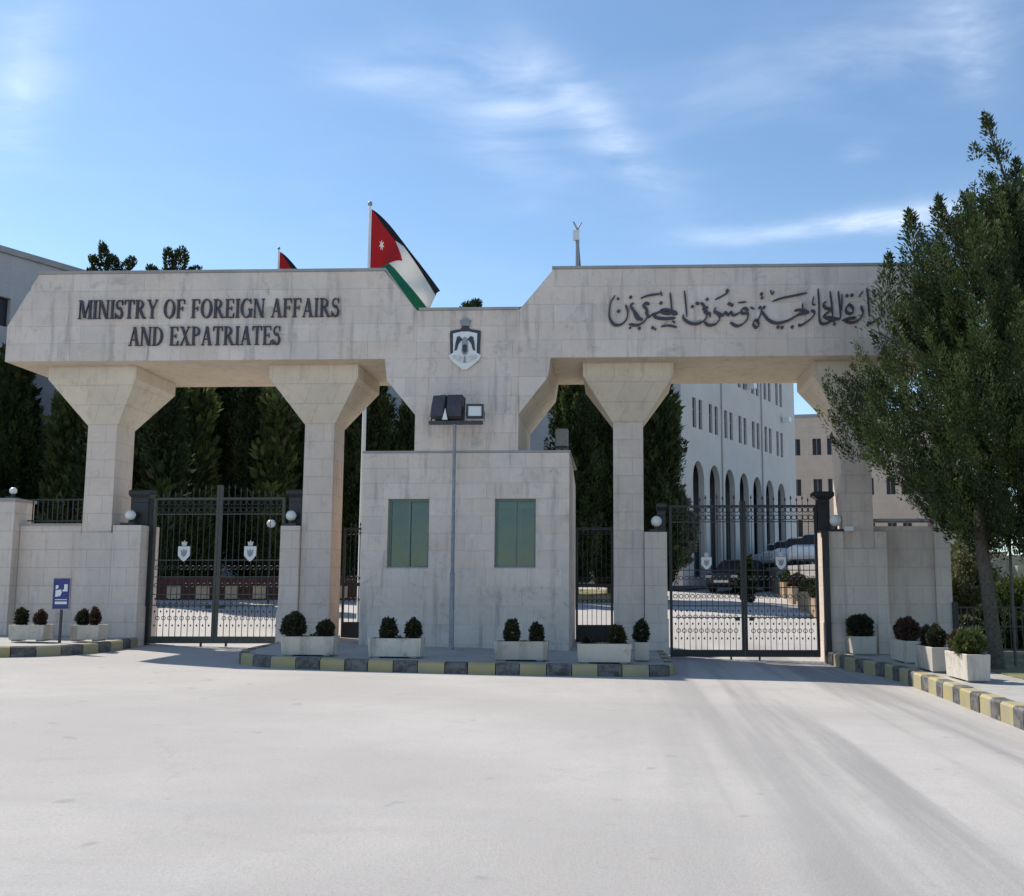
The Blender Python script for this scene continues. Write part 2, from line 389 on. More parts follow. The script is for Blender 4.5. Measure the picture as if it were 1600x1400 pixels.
def wall_holes(mb, L, z0, z1, holes, th=.25, arch=()):
    """wall slab in x (0..L), front at y=0, back at y=th, with rectangular holes (x0,x1,z0,z1)"""
    xs = sorted({0, L, *[h[0] for h in holes], *[h[1] for h in holes]}); zs = sorted({z0, z1, *[h[2] for h in holes], *[h[3] for h in holes]})
    for i in range(len(xs)-1):
        for j in range(len(zs)-1):
            cx, cz = (xs[i]+xs[i+1])/2, (zs[j]+zs[j+1])/2
            if any(h[0] < cx < h[1] and h[2] < cz < h[3] for h in holes): continue
            a, b, c, d = xs[i], xs[i+1], zs[j], zs[j+1]
            mb.add([(a, 0, c), (b, 0, c), (b, 0, d), (a, 0, d)], [(0, 1, 2, 3)])
            mb.add([(a, th, c), (b, th, c), (b, th, d), (a, th, d)], [(3, 2, 1, 0)])
    for a, b, c, d in holes:
        mb.add([(a, 0, c), (b, 0, c), (b, 0, d), (a, 0, d), (a, th, c), (b, th, c), (b, th, d), (a, th, d)],
               [(0, 4, 5, 1), (1, 5, 6, 2), (2, 6, 7, 3), (3, 7, 4, 0)])
    mb.add([(0, 0, z0), (L, 0, z0), (L, 0, z1), (0, 0, z1), (0, th, z0), (L, th, z0), (L, th, z1), (0, th, z1)], [(0, 3, 7, 4), (1, 5, 6, 2), (3, 2, 6, 7)])
    return mb

# ------------------------------------------------------------------ ground
def ground_sheet(name, mat, xs, ys, dz=0.0, xf=None):
    mb = MB(); vs = [(x, y, gz(x, y)+dz) for y in ys for x in xs]; nx = len(xs)
    fs = [(j*nx+i, j*nx+i+1, (j+1)*nx+i+1, (j+1)*nx+i) for j in range(len(ys)-1) for i in range(nx-1)]
    mb.add(vs, fs, True)
    return tag(mb.build(name, mat), kind='structure')
xs = [-1500, -400, -100, -40, -20, -14, -10, -6, -2, 2, 6, 10, 14, 20, 40, 100, 400, 1500]
ys = [-1500, -300, -100, -60, -40, -20, -10, -4, 0, 2, 6, 12, 20, 30, 45, 60, 100, 300, 1500]
ground_sheet('road', M['road'], xs, ys)

def raised(name, outline, h, mat, parent=None):
    """a slab following the ground: outline (x,y)"""
    n = len(outline); mb = MB()
    mb.add([(x, y, gz(x, y)+h) for x, y in outline] + [(x, y, gz(x, y)-.15) for x, y in outline],
           [tuple(range(n))] + [(i, i+n, (i+1) % n+n, (i+1) % n) for i in range(n)])
    return mb.build(name, mat, parent)
def kerb_line(parent, path, h, w, lens, start, out=1):
    """blocks laid along path; path is the outer foot line; width w inwards (to the left of travel*out)"""
    P = [Vector(p) for p in path]
    seg = [(P[i+1]-P[i]).length for i in range(len(P)-1)]; tot = sum(seg)
    def at(s):
        s = min(max(s, 0), tot-1e-6)
        for i, l in enumerate(seg):
            if s <= l: return P[i].lerp(P[i+1], s/l)
            s -= l
        return P[-1]
    def nrm(s):
        d = (at(s+.12)-at(s-.12)).normalized(); return Vector((-d.y, d.x))*out
    s = 0; k = start
    while s < tot-.12:
        L = lens[k % 2]*random.uniform(.93, 1.07); e = min(s+L, tot)
        if tot-e < .2: e = tot
        g = .008; st = [s+g, (s+e)/2, e-g]; mb = MB(); rings = []
        o0 = at((s+e)/2); zc = gz(o0.x, o0.y); j = random.uniform(-.007, .007)
        for t in st:
            p = at(t); q = nrm(t); a = p - q*0; b = p + q*w
            z0 = gz(p.x, p.y); c = .03
            rings.append([(a.x-o0.x+q.x*j, a.y-o0.y+q.y*j, z0-.1-zc), (a.x-o0.x+q.x*j, a.y-o0.y+q.y*j, z0+h-c-zc), (a.x+q.x*(c+j)-o0.x, a.y+q.y*(c+j)-o0.y, z0+h-zc+j*.5),
                          (b.x-o0.x, b.y-o0.y, z0+h-zc+j*.5), (b.x-o0.x, b.y-o0.y, z0-.1-zc)])
        mb.loft(rings)
        o = mb.build('kerb_stone', M['kyel'] if k % 2 == 0 else M['kblk'], parent, (o0.x, o0.y, zc))
        s = e; k += 1

kerbs_c = tag(empty('kerb'), kind='structure')
isl = [(-4.05, .85), (-4.02, -1.2), (-3.9, -2.0), (-3.62, -2.62), (-3.2, -2.95), (-2.6, -3.12), (-1.6, -3.22), (-.4, -3.28), (.9, -3.28), (2.2, -3.18), (3.5, -3.02), (4.05, -2.85), (4.2, -2.5), (4.18, .7)]
kerb_line(kerbs_c, isl, .20, .17, (.47, .42), 0, 1)
raised('pavement', [(x+(.15 if x < 0 else -.15), y+(.12 if y < -2 else 0)) for x, y in isl] + [(4.1, 3.2), (-4.0, 3.2)], .185, M['pave'], kerbs_c)
kerbs_l = tag(empty('kerb'), kind='structure')
kl = [(-15, -3.6), (-12, -3.3), (-9.6, -2.78), (-8.2, -2.4), (-7.75, -2.15), (-7.45, -1.8), (-7.22, -1.35), (-7.12, -.8), (-7.12, 0), (-7.25, .85)]
kerb_line(kerbs_l, kl, .20, .17, (.46, .44), 1, 1)
raised('pavement', [(x-.14, y+.1) for x, y in kl] + [(-7.5, 1.0), (-15, 1.0)], .185, M['pave'], kerbs_l)
kerbs_r = tag(empty('kerb'), kind='structure')
kr = [(8.0, -14), (8.0, -11.5), (7.98, -8.2), (8.03, -6.3), (8.08, -4.5), (8.1, -3.0), (8.05, -1.9), (7.86, -1.3), (7.68, -.6), (7.62, .85)]
kerb_line(kerbs_r, kr, .25, .2, (.45, .33), 0, -1)
raised('pavement', [(x+.17, y) for x, y in kr] + [(9.6, 1.0), (9.6, -14)], .235, M['pave'], kerbs_r)
gd = raised('garden_bed', [(9.6, -14), (9.6, 1.3), (10.4, 4), (11, 14), (30, 14), (30, -14)], .255, M['garden']); tag(gd, kind='structure')

# ------------------------------------------------------------------ gateway
gate = thing('gateway', 'pale stone gateway with two lettered beams, flared columns and a booth', 'gateway')
D = 2.75
sil = [(-10.07, 6.42), (-1.78, 6.42), (-1.72, 5.95), (-1.1, 5.2), (-1.1, 4.36), (1.1, 4.36), (1.1, 5.2), (1.72, 6.0), (1.78, 6.42), (10.07, 6.42),
       (10.07, 7.2), (9.44, 8.36), (1.83, 8.36), (1.1, 7.47), (-1.1, 7.47), (-1.83, 8.36), (-9.44, 8.36), (-10.07, 7.2)]
MB().prism(sil, 0, D).build('beam', M['soffit'], gate)
# coping slabs on top
def slope_slab(pts, t=.06, y0=-.05, y1=D+.05, mat=None):
    mb = MB()
    up = [(x, z+t) for x, z in pts]
    mb.prism(pts + up[::-1], y0, y1); return mb.build('coping', mat or M['coping'], gate)
slope_slab([(-9.47, 8.363), (-1.80, 8.363)]); slope_slab([(1.80, 8.363), (9.47, 8.363)])
slope_slab([(-1.06, 7.473), (1.06, 7.473)])
# facing panels, each its own piece
npanel = 0
def panels(region, z_rows, x0, x1, plen, y=-.025, th=.03, seed=0, parent=gate, avoid=()):
    global npanel
    rnd = random.Random(seed); minx = min(p[0] for p in region); maxx = max(p[0] for p in region)
    for r in range(len(z_rows)-1):
        z0, z1 = z_rows[r], z_rows[r+1]
        x = x0 - (plen*.5 if r % 2 else 0) + rnd.uniform(-.06, .06)
        while x < x1:
            L = plen*rnd.uniform(.85, 1.18); cell = [(x, z0), (x+L, z0), (x+L, z1), (x, z1)]; x += L
            cx = cell[0][0]
            p = clip_convex(cell, region)
            if len(p) < 3 or area(p) < .01: continue
            p = shrink(p, .0014)
            ox = sum(q[0] for q in p)/len(p); oz = sum(q[1] for q in p)/len(p); j = rnd.uniform(-.0015, .0015)
            MB().prism([(a-ox, b-oz) for a, b in p], 0, th).build('stone_panel', M['panel'], parent, (ox, y+j, oz)); npanel += 1
def lin(a, b, n): return [a+(b-a)*i/n for i in range(n+1)]
LB = [(-10.07, 6.42), (-1.1, 6.42), (-1.1, 7.47), (-1.83, 8.36), (-9.44, 8.36), (-10.07, 7.2)]
RB = [(1.1, 6.42), (10.07, 6.42), (10.07, 7.2), (9.44, 8.36), (1.83, 8.36), (1.1, 7.47)]
panels(LB, lin(6.42, 8.36, 5), -10.3, -1.1, .82, seed=1)
panels(RB, lin(6.42, 8.36, 5), 1.0, 10.1, .82, seed=2)
panels([(-1.1, 4.42), (1.1, 4.42), (1.1, 7.47), (-1.1, 7.47)], [4.42, 4.81, 5.2, 5.6, 6.01, 6.42, 6.77, 7.12, 7.47], -1.2, 1.1, .8, seed=3)
panels([(-1.1, 5.2), (-1.1, 6.42), (-1.78, 6.42), (-1.72, 5.95)], [5.2, 5.6, 6.01, 6.42], -1.9, -1.1, .9, seed=4)
panels([(1.1, 5.2), (1.72, 6.0), (1.78, 6.42), (1.1, 6.42)], [5.2, 5.6, 6.01, 6.42], 1.1, 1.8, .9, seed=5)
# booth
booth = empty('guard_booth'); booth.parent = gate
BZ = -.3
holes = [(2.18-1.63, 2.18-.76, 1.96, 3.41), (2.18+.62, 2.18+1.48, 1.96, 3.41)]
wall_holes(MB(), 4.36, BZ, 4.38, holes, .25).build('wall', M['soffit'], booth, (-2.18, .002, 0))
mb = MB(); mb.box(-2.18, -1.95, .255, 3.1, BZ, 4.38); mb.build('wall', M['stone'], booth)
mb = MB(); mb.prism([(0, 0)]*0 or [(.255, BZ), (3.1, BZ), (3.1, 4.0), (2.0, 4.2), (.9, 4.38), (.255, 4.38)], 1.95, 2.18)
sw = mb.build('wall', M['stone'], booth)
for v in sw.data.vertices: x, y, z = v.co; v.co = (y, x, z)
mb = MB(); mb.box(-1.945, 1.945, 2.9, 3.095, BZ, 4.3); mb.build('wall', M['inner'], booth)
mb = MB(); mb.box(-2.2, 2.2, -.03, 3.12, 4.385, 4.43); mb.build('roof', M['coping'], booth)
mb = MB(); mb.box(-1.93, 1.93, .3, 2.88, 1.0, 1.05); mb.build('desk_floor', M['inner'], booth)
zr = [.0, .4, .79, 1.18, 1.57, 1.96]; zu = [3.41, 3.74, 4.06, 4.38]; zm = lin(1.96, 3.41, 4)
full = [(-2.18, -.2), (2.18, -.2), (2.18, 4.4), (-2.18, 4.4)]
panels(full, [-.1]+zr[1:], -2.4, 2.18, .76, seed=6); panels(full, zu, -2.4, 2.18, .76, seed=7)
for a, b, sd in ((-2.18, -1.63, 8), (-.76, .62, 9), (1.48, 2.18, 10)):
    panels([(a, 1.96), (b, 1.96), (b, 3.41), (a, 3.41)], zm, a-.3, b, .7, seed=sd)
def booth_window(x0, x1, blinds, shift):
    w = empty('window', ((x0+x1)/2, .10, 1.96)); w.parent = booth; hw = (x1-x0)/2
    mb = MB(); t = .05
    mb.box(-hw, -hw+t, 0, .07, 0, 1.45); mb.box(hw-t, hw, 0, .07, 0, 1.45); mb.box(-hw+t, hw-t, 0, .07, 0, t); mb.box(-hw+t, hw-t, 0, .07, 1.45-t, 1.45)
    mb.box(-.02, .02, -.01, .06, t, 1.45-t)
    mb.build('frame', M['tealframe'], w)
    MB().box(-hw+.002, hw-.002, -.12, -.002, .0, .03).build('sill', M['coping'], w)
    for a, b, y in ((-hw+t, -.02, .03), (.02, hw-t, .045)):
        mb = MB(); mb.box(a, b, y, y+.008, t, 1.45-t); mb.build('pane', M['glass'], w)
    if blinds:
        mb = MB()
        for a, b in ((-hw+t, -.03), (.03, hw-t)): mb.box(a, b, .075, .09, 1.27, 1.38)
        mb.build('blind', M['white'], w)
    # curtain as pleated sheet
    segs = 40; vs = []; 
    for i in range(segs+1):
        u = i/segs; x = -hw+.05+(2*hw-.1)*(u*.62 if shift else (.38+u*.62)); y = .22+.03*math.sin(u*34)
        vs += [(x, y, .06), (x+.03*math.sin(u*9), y, 1.35)]
    MB().add(vs, [(2*i, 2*i+2, 2*i+3, 2*i+1) for i in range(segs)], True).build('curtain', M['curtain'], w)
booth_window(-1.63, -.76, False, False); booth_window(.62, 1.48, True, True)
# columns
def column(cx, pier=None):
    c = empty('column', (cx, 1.38, 0)); c.parent = gate
    zb = gz(cx, 1.4)-.3
    MB().box(-.33, .33, -.40, .40, zb, 5.2).build('shaft', M['stone'], c)
    MB().rect([(0, 0, .331, .401, 5.17), (0, 0, .98, .95, 6.12), (0, 0, .98, .95, 6.418)]).build('capital', M['soffit'], c)
    MB().box(-.40, .40, -.47, .47, zb, gz(cx, 1)+2.45 if abs(cx) > 5 else gz(cx, 1)+1.0).build('base', M['stone'], c) if abs(cx) > 5 else None
    return c
for cx in (-8.38, -3.45, 3.43, 8.40): column(cx)
def pier(x0, x1, zt, lamp=None):
    p = empty('pier', ((x0+x1)/2, 1.25, 0)); p.parent = gate; h = (x1-x0)/2
    zb = gz(x0, 1)-.3
    MB().box(-h, h, -.36, .5, zb, zt).build('shaft', M['stone'], p, bevel=.01)
    MB().box(-h-.02, h+.02, -.40, .54, zb, gz(x0, 1)+.85).build('plinth', M['stone'], p, bevel=.01)
pier(-7.97, -7.33, 2.93); pier(-4.22, -3.79, 2.91); pier(3.77, 4.26, 2.76); pier(7.68, 8.06, 2.76); pier(8.74, 8.98, 2.76)

# ------------------------------------------------------------------ side walls
wl = thing('boundary_wall', 'pale rendered boundary wall with thick end pillar left of the gateway', 'wall', (-10, 1.2, 0))
MB().box(-.17, 1.21, -.12, .12, -.2, 2.93).build('wall_panel', M['stone'], wl)
MB().box(-.17, 1.21, -.15, .15, 2.93, 2.98).build('coping', M['coping'], wl)
MB().box(-.85, -.18, -.36, .36, -.2, 3.46).build('pillar', M['stone'], wl)
MB().box(-.88, -.15, -.40, .40, 3.46, 3.53).build('pillar_cap', M['coping'], wl)
MB().box(-7, -.86, -.12, .12, -.2, 2.93).build('wall_panel', M['stone'], wl)
rl = thing('wall_railing', 'low black iron railing standing on the wall left of the gateway', 'railing', (-10, 1.3, 2.98))
bar = MB().box(-.01, .01, -.01, .01, 0, .58).mesh('bar', M['iron'])
for i in range(11):
    o = link('bar', bar, rl); o.location = (-.05+i*.115, 0, 0)
MB().box(-.16, 1.2, -.015, .015, .54, .57).build('rail', M['iron'], rl)
MB().box(-.16, 1.2, -.015, .015, .06, .09).build('rail', M['iron'], rl)
wr = thing('wing_wall', 'grey stone wing wall behind the corner planters right of the gateway', 'wall', (9.7, 1.5, 0))
MB().box(-.9, .42, -.15, .15, -.3, 2.9).build('wall_panel', M['stone'], wr)
MB().box(.425, .76, -.22, .22, -.3, 3.0).build('end_pillar', M['stone'], wr)
MB().box(-.9, .76, -.25, .25, 3.0, 3.06).build('coping', M['coping'], wr)

# ------------------------------------------------------------------ iron gates
ringM = MB().ring((0, 0, 0), .055, .009).mesh('ring', M['iron'])
ringS = MB().ring((0, 0, 0), .042, .008).mesh('ring', M['iron'])
stud = MB().add([(0, -.02, 0), (-.022, 0, 0), (.022, 0, 0), (0, .02, 0), (0, 0, .035), (0, 0, -.035)], [(0, 2, 4), (2, 3, 4), (3, 1, 4), (1, 0, 4), (2, 0, 5), (3, 2, 5), (1, 3, 5), (0, 1, 5)]).mesh('stud', M['iron'])
def shield(parent, x, z, s):
    e = empty('crest', (x, -.045, z)); e.parent = parent
    MB().prism([(-.5*s, .5*s), (.5*s, .5*s), (.5*s, -.25*s), (.2*s, -.62*s), (0, -.75*s), (-.2*s, -.62*s), (-.5*s, -.25*s)], 0, .012).build('plate', M['white'], e)
    MB().prism([(-.18*s, .55*s), (.18*s, .55*s), (.24*s, .9*s), (.1*s, .82*s), (0, 1.0*s), (-.1*s, .82*s), (-.24*s, .9*s)], 0, .012).build('crown', M['offwhite'], e)
    MB().prism([(-.28*s, .28*s), (-.1*s, .1*s), (0, .32*s), (.1*s, .1*s), (.28*s, .28*s), (.2*s, -.2*s), (0, -.4*s), (-.2*s, -.2*s)], -.008, -.002).build('eagle', M['grey'], e)
def gate_leaf(parent, x0, w, H, zb, hinge, mat, arch):
    """leaf spanning x0..x0+w, bottom zb, top rail H"""
    lf = empty('gate_leaf', (x0, 0, zb)); lf.parent = parent
    h = H-zb
    mb = MB(); t = .06
    mb.box(0, t, -.03, .03, 0, h); mb.box(w-t, w, -.03, .03, 0, h + .28*arch if hinge == 0 else h)
    mb.box(t, w-t, -.028, .028, 0, .15)
    if hinge == 1: mb.v = []; mb.f = []; mb.sm = []; mb.box(0, t, -.03, .03, 0, h+.28*arch); mb.box(w-t, w, -.03, .03, 0, h); mb.box(t, w-t, -.028, .028, 0, .15)
    mb.build('frame', mat, lf)
    zs = [h, h-.36, h*.57, h*.455, h*.335, h*.155+.14]
    for z in zs[:5] + [h*.26]:
        th = .045 if z == h else .02
        MB().box(t, w-t, -.018, .018, z-th, z).build('rail', mat, lf)
    n = int((w-2*t)/.125); dx = (w-2*t)/n
    for i in range(1, n):
        x = t+dx*i; u = (x/w if hinge == 0 else 1-x/w); top = h+.06+.24*arch*u*u+ (.05 if arch < .5 else 0)
        if i % 2: top -= .04
        MB().box(x-.006, x+.006, -.007, .007, .15, top).rect([(x, 0, .006, .007, top), (x, 0, .02, .01, top+.025), (x, 0, .002, .002, top+.1)]).build('bar', M['iron'], lf)
    for i in range(n):
        x = t+dx*(i+.5)
        for z in (h-.105, h-.275): o = link('ring', ringM, lf); o.location = (x, 0, z)
        o = link('ring', ringS, lf); o.location = (x, 0, h*.395)
        o = link('ring', ringS, lf); o.location = (x, 0, h*.515)
        for z in (h*.30, h*.215, h*.12):
            o = link('stud', stud, lf); o.location = (x, 0, z)
            
    for i in range(1, n):
        for z in (h*.17, h*.26):
            o = link('ring', ringS, lf); o.location = (t+dx*i, 0, z)
    shield(lf, w*.5, h*.62, .27 if arch > .5 else .22)
    MB().box((w-.2 if hinge == 0 else .1), (w-.1 if hinge == 0 else .2), -.06, .03, h*.235, h*.26).build('lock', M['iron'], lf)
    MB().box(w*.8 if hinge == 0 else w*.2-.04, w*.8+.04 if hinge == 0 else w*.2, -.04, .0, -.07, .02).build('stop_foot', M['iron'], lf)
    return lf
def main_gate(label, xa, xb, H, y, zb, arch, topmat):
    g = thing('iron_gate', label, 'gate', (0, y, 0), 0, 'double vehicle gates')
    mid = (xa+xb)/2
    gate_leaf(g, xa, mid-xa-.004, H, zb, 0, topmat, arch)
    gate_leaf(g, mid+.004, xb-mid-.004, H, zb, 1, topmat, arch)
    return g
main_gate('tall black iron double gate with white crests, between the two left columns', -7.26, -4.27, 3.57, 1.3, .33, 1.0, M['olive'])
main_gate('black iron double gate in front of the arcaded building, between the two right columns', 4.33, 7.58, 3.37, 1.3, .06, .35, M['iron'])
def gate_post(label, x, z0, z1, w, capw, y=1.32, full=True):
    p = thing('gate_post', label, 'gate post', (x, y, 0), 0, 'black iron gate posts')
    zc = z1-.28
    MB().box(-w, w, -.12, .12, z0, zc).build('shaft', M['iron'], p, bevel=.008)
    MB().rect([(0, 0, w, .12, zc+.002), (0, 0, w, .12, zc+.1), (0, 0, capw, .17, zc+.18), (0, 0, capw, .17, zc+.25), (0, 0, capw*.9, .15, zc+.28)]).build('cap', M['iron'], p)
    return p
gate_post('black iron gate post on the stone pier beside the leftmost column', -7.55, 2.94, 3.74, .2, .24)
gate_post('black iron gate post on the stone pier at the second column from the left', -3.98, 2.92, 3.74, .18, .24)
gate_post('slim black iron gate post above the pier at the third column from the left', 4.16, 2.77, 3.42, .09, .11)
gate_post('tall flared black iron gate post beside the rightmost column', 7.72, 2.77, 3.66, .13, .23)
MB().box(-.07, .07, -.07, .07, -.05, 2.94).build('post_foot', M['iron'], bpy.data.objects['gate_post'], (.23, 0, 0))
MB().box(-.06, .06, -.07, .07, -.05, 2.78).build('post_foot', M['iron'], bpy.data.objects['gate_post.003'], (-.06, -.47, 0))
# globe lamps on the piers
def globe(label, x, y, z, r=.115, base=.16):
    g = thing('globe_lamp', label, 'lamp', (x, y, z), 0, 'round white gate lamps')
    MB().box(-base, base, -.13, .13, 0, .05).build('base', M['iron'], g)
    MB().tube([(0, 0, .05), (0, 0, .12)], .04, 10).build('collar', M['iron'], g)
    MB().sphere((0, 0, .11+r), r, 20).build('globe', M['frostglass'], g)
    return g
globe('white globe lamp on the stone pier beside the leftmost column', -7.66, 1.03, 2.935)
globe('white globe lamp on the stone pier left of the second column', -4.04, 1.03, 2.915)
globe('white globe lamp on the pier just left of the right gate', 4.04, 1.02, 2.765, .12)
globe('white globe lamp on the pier just right of the right gate', 7.93, 1.03, 2.765, .13)
g = globe('small glass lamp on top of the left boundary wall pillar', -10.47, 1.2, 3.54, .08, .1); g['group'] = ''; del g['group']
jb = MB().box(-.1, .1, -.06, .06, 0, .1).build('junction_box', M['white'], None, (8.18, .93, 2.77)); tag(jb, 'small white box beside the globe lamp right of the right gate', 'box')
# pedestrian gates
def ped_gate(label, x0, x1, y, zt, zb):
    g = thing('pedestrian_gate', label, 'gate', (x0, y, zb), 0, 'narrow pedestrian gates beside the booth')
    w = x1-x0; h = zt-zb
    mb = MB(); mb.box(0, .05, -.025, .025, 0, h); mb.box(w-.05, w, -.025, .025, 0, h); mb.box(.05, w-.05, -.02, .02, h-.05, h); mb.box(.05, w-.05, -.02, .02, h*.48, h*.51)
    mb.build('frame', M['iron'], g)
    MB().box(.05, w-.05, -.02, .02, 0, .42).build('kick_plate', M['iron'], g)
    n = int((w-.1)/.1); dx = (w-.1)/n
    for i in range(1, n):
        x = .05+dx*i
        MB().box(x-.007, x+.007, -.007, .007, .42, h+.05).rect([(x, 0, .007, .007, h+.05), (x, 0, .018, .01, h+.07), (x, 0, .002, .002, h+.14)]).build('bar', M['iron'], g)
    for i in range(n):
        for z in (h-.12, h*.55, h*.36): o = link('ring', ringS, g); o.location = (.05+dx*(i+.5), 0, z)
    return g
ped_gate('narrow black iron pedestrian gate left of the guard booth', -3.1, -2.22, 1.9, 2.92, .36)
ped_gate('narrow black iron pedestrian gate right of the guard booth', 2.22, 3.08, 2.4, 2.95, .28)

# ------------------------------------------------------------------ lettering
ARC = lambda cx, cz, rx, rz, a0, a1, n=14: [(cx+rx*math.cos(R(a0+(a1-a0)*i/n)), cz+rz*math.sin(R(a0+(a1-a0)*i/n))) for i in range(n+1)]
def band(outer, inner): return [[outer[i], outer[i+1], inner[i+1], inner[i]] for i in range(len(outer)-1)]
T, t_ = .15, .055
def stem(x, z0=0, z1=1, w=T): return [[(x, z0), (x+w, z0), (x+w, z1), (x, z1)]]
def serif(x0, x1, z, up): return [[(x0, z), (x1, z), (x1, z+up*.045), (x0, z+up*.045)]]
def vs_(x, w=T, o=.07): return stem(x, .045, .955, w) + serif(x-o, x+w+o, 0, 1) + serif(x-o, x+w+o, 1, -1)
def diag(xa, za, xb, zb, w): return [[(xa, za), (xa+w, za), (xb+w, zb), (xb, zb)]]
def glyph(c):
    if c == 'I': return .33, vs_(.09)
    if c == 'M': return .98, vs_(.08, .06) + vs_(.76, T) + diag(.12, 1, .40, .05, T) + diag(.43, .05, .74, 1, t_)
    if c == 'N': return .82, vs_(.09, .06) + vs_(.66, .06) + diag(.10, 1, .56, 0, T)
    if c == 'T': return .72, stem(.285, .045, .945) + serif(.2, .52, 0, 1) + [[(.02, .945), (.7, .945), (.7, 1), (.02, 1)], [(.02, .76), (.06, .76), (.09, .94), (.02, .94)], [(.66, .76), (.7, .76), (.7, .94), (.63, .94)]]
    if c in 'RP':
        o = ARC(.28, .75, .34, .25, 90, -90); i = ARC(.28, .75, .19, .20, 90, -90)
        s = vs_(.09) + band(o, i)
        if c == 'R': s += diag(.58, 0, .28, .5, .17) + serif(.56, .82, 0, 1)
        return (.80 if c == 'R' else .66), s
    if c == 'Y': return .78, stem(.32, .045, .48) + serif(.24, .55, 0, 1) + diag(.32, .48, .06, 1, T) + diag(.41, .48, .68, 1, t_) + serif(0, .27, 1, -1) + serif(.58, .78, 1, -1)
    if c == 'O': return .84, band(ARC(.42, .5, .40, .52, 0, 360, 28), ARC(.42, .5, .24, .47, 0, 360, 28))
    if c == 'G': return .86, band(ARC(.44, .5, .42, .52, 50, 320, 22), ARC(.44, .5, .26, .47, 50, 320, 22)) + stem(.64, .02, .42) + serif(.56, .86, .46, -1) + diag(.72, .72, .70, 1, .03)
    if c == 'F': return .64, vs_(.09) + [[(.24, .955), (.6, .955), (.6, 1), (.24, 1)], [(.57, .75), (.6, .75), (.6, .95), (.52, .95)], [(.24, .48), (.46, .48), (.46, .53), (.24, .53)], [(.46, .38), (.49, .38), (.49, .63), (.46, .63)]]
    if c == 'E': return .68, vs_(.09) + [[(.24, .955), (.6, .955), (.6, 1), (.24, 1)], [(.57, .76), (.6, .76), (.6, .95), (.52, .95)], [(.24, .48), (.46, .48), (.46, .53), (.24, .53)], [(.46, .38), (.49, .38), (.49, .63), (.46, .63)], [(.24, 0), (.64, 0), (.64, .045), (.24, .045)], [(.56, .05), (.64, .05), (.66, .26), (.63, .26)]]
    if c == 'A': return .80, diag(.10, .02, .36, 1, t_) + diag(.56, .02, .32, 1, T+.02) + [[(.22, .30), (.55, .30), (.53, .35), (.23, .35)]] + serif(.02, .24, 0, 1) + serif(.5, .8, 0, 1)
    if c == 'S':
        a = ARC(.30, .73, .25, .27, 30, 250, 14); b = ARC(.30, .25, .27, .27, 80, -160, 14)
        ai = ARC(.30, .75, .17, .20, 30, 250, 14); bi = ARC(.30, .27, .13, .20, 80, -160, 14)
        return .60, band(a, ai) + band(b, bi) + diag(.20, .48, .14, .62, .26) + diag(.50, .72, .50, 1, .03) + diag(.04, 0, .03, .3, .03)
    if c == 'D': return .82, vs_(.09) + band(ARC(.30, .5, .48, .5, 90, -90, 16), ARC(.30, .5, .32, .455, 90, -90, 16))
    if c == 'X': return .82, diag(.56, .02, .10, .98, T+.02) + diag(.12, .02, .62, .98, t_) + serif(.0, .26, 0, 1) + serif(.5, .82, 0, 1) + serif(0, .3, 1, -1) + serif(.52, .78, 1, -1)
    return .34, []
def write(text, x0, x1, z0, z1, y, parent):
    adv = sum(glyph(c)[0]+.045 for c in text); sx = (x1-x0)/adv; sz = z1-z0; x = x0
    for c in text:
        w, ps = glyph(c)
        if ps:
            mb = MB()
            for k, p in enumerate(ps):
                mb.prism([(a*sx, b*sz) for a, b in p], -k*.0006, .035)
            mb.build('letter', M['bronze'], parent, (x, y, z0))
        x += (w+.045)*sx
en = thing('sign_lettering', 'raised dark serif lettering reading MINISTRY OF FOREIGN AFFAIRS AND EXPATRIATES on the left beam', 'lettering')
write('MINISTRY OF FOREIGN AFFAIRS', -8.50, -2.76, 7.345, 7.76, -.068, en)
write('AND EXPATRIATES', -7.36, -4.02, 6.74, 7.155, -.068, en)

ar = thing('sign_lettering', 'raised dark Arabic calligraphy across the right beam beside the tree', 'lettering')
NIB = R(62)
def catmull(P, n=6):
    P = [Vector(p) for p in P]
    if len(P) < 3: return [P[0].lerp(P[-1], i/n) for i in range(n+1)]
    out = []; Q = [P[0]*2-P[1]] + P + [P[-1]*2-P[-2]]
    for i in range(1, len(Q)-2):
        for k in range(n):
            t = k/n; a, b, c, d = Q[i-1:i+3]
            out.append(.5*((2*b)+(c-a)*t+(2*a-5*b+4*c-d)*t*t+(3*b-a-3*c+d)*t**3))
    return out+[P[-1]]
sk = [0]
def pen(mb, pts, wmax=17, wmin=7, taper=True):
    """broad pen stroke, coordinates in drawing units (3.93 mm), y down"""
    P = catmull(pts); n = len(P); L = []; Rr = []
    for i, p in enumerate(P):
        d = P[min(i+1, n-1)]-P[max(i-1, 0)]
        d = d.normalized() if d.length > 1e-6 else Vector((1, 0))
        ang = math.atan2(-d.y, d.x); w = max(wmin, wmax*abs(math.sin(ang-NIB)))
        if taper: w *= .45+.55*min(1, min(i, n-1-i)/2.0)
        q = Vector((-d.y, d.x))*w/2; L.append(p+q); Rr.append(p-q)
    k = sk[0]; sk[0] += 1; y0 = -.0007*(k % 9)
    X = lambda v: 2.857+v.x*.003929; Z = lambda v: 8.17-v.y*.0039
    vs = []
    for a, b in zip(L, Rr): vs += [(X(a), y0, Z(a)), (X(b), y0, Z(b)), (X(a), .035, Z(a)), (X(b), .035, Z(b))]
    fs = [(0, 1, 3, 2), (4*n-4, 4*n-3, 4*n-1, 4*n-2)]
    for i in range(n-1):
        a, b = 4*i, 4*i+4; fs += [(a, b, b+1, a+1), (a+2, a+3, b+3, b+2), (a, a+2, b+2, b), (a+1, b+1, b+3, a+3)]
    mb.add(vs, fs)
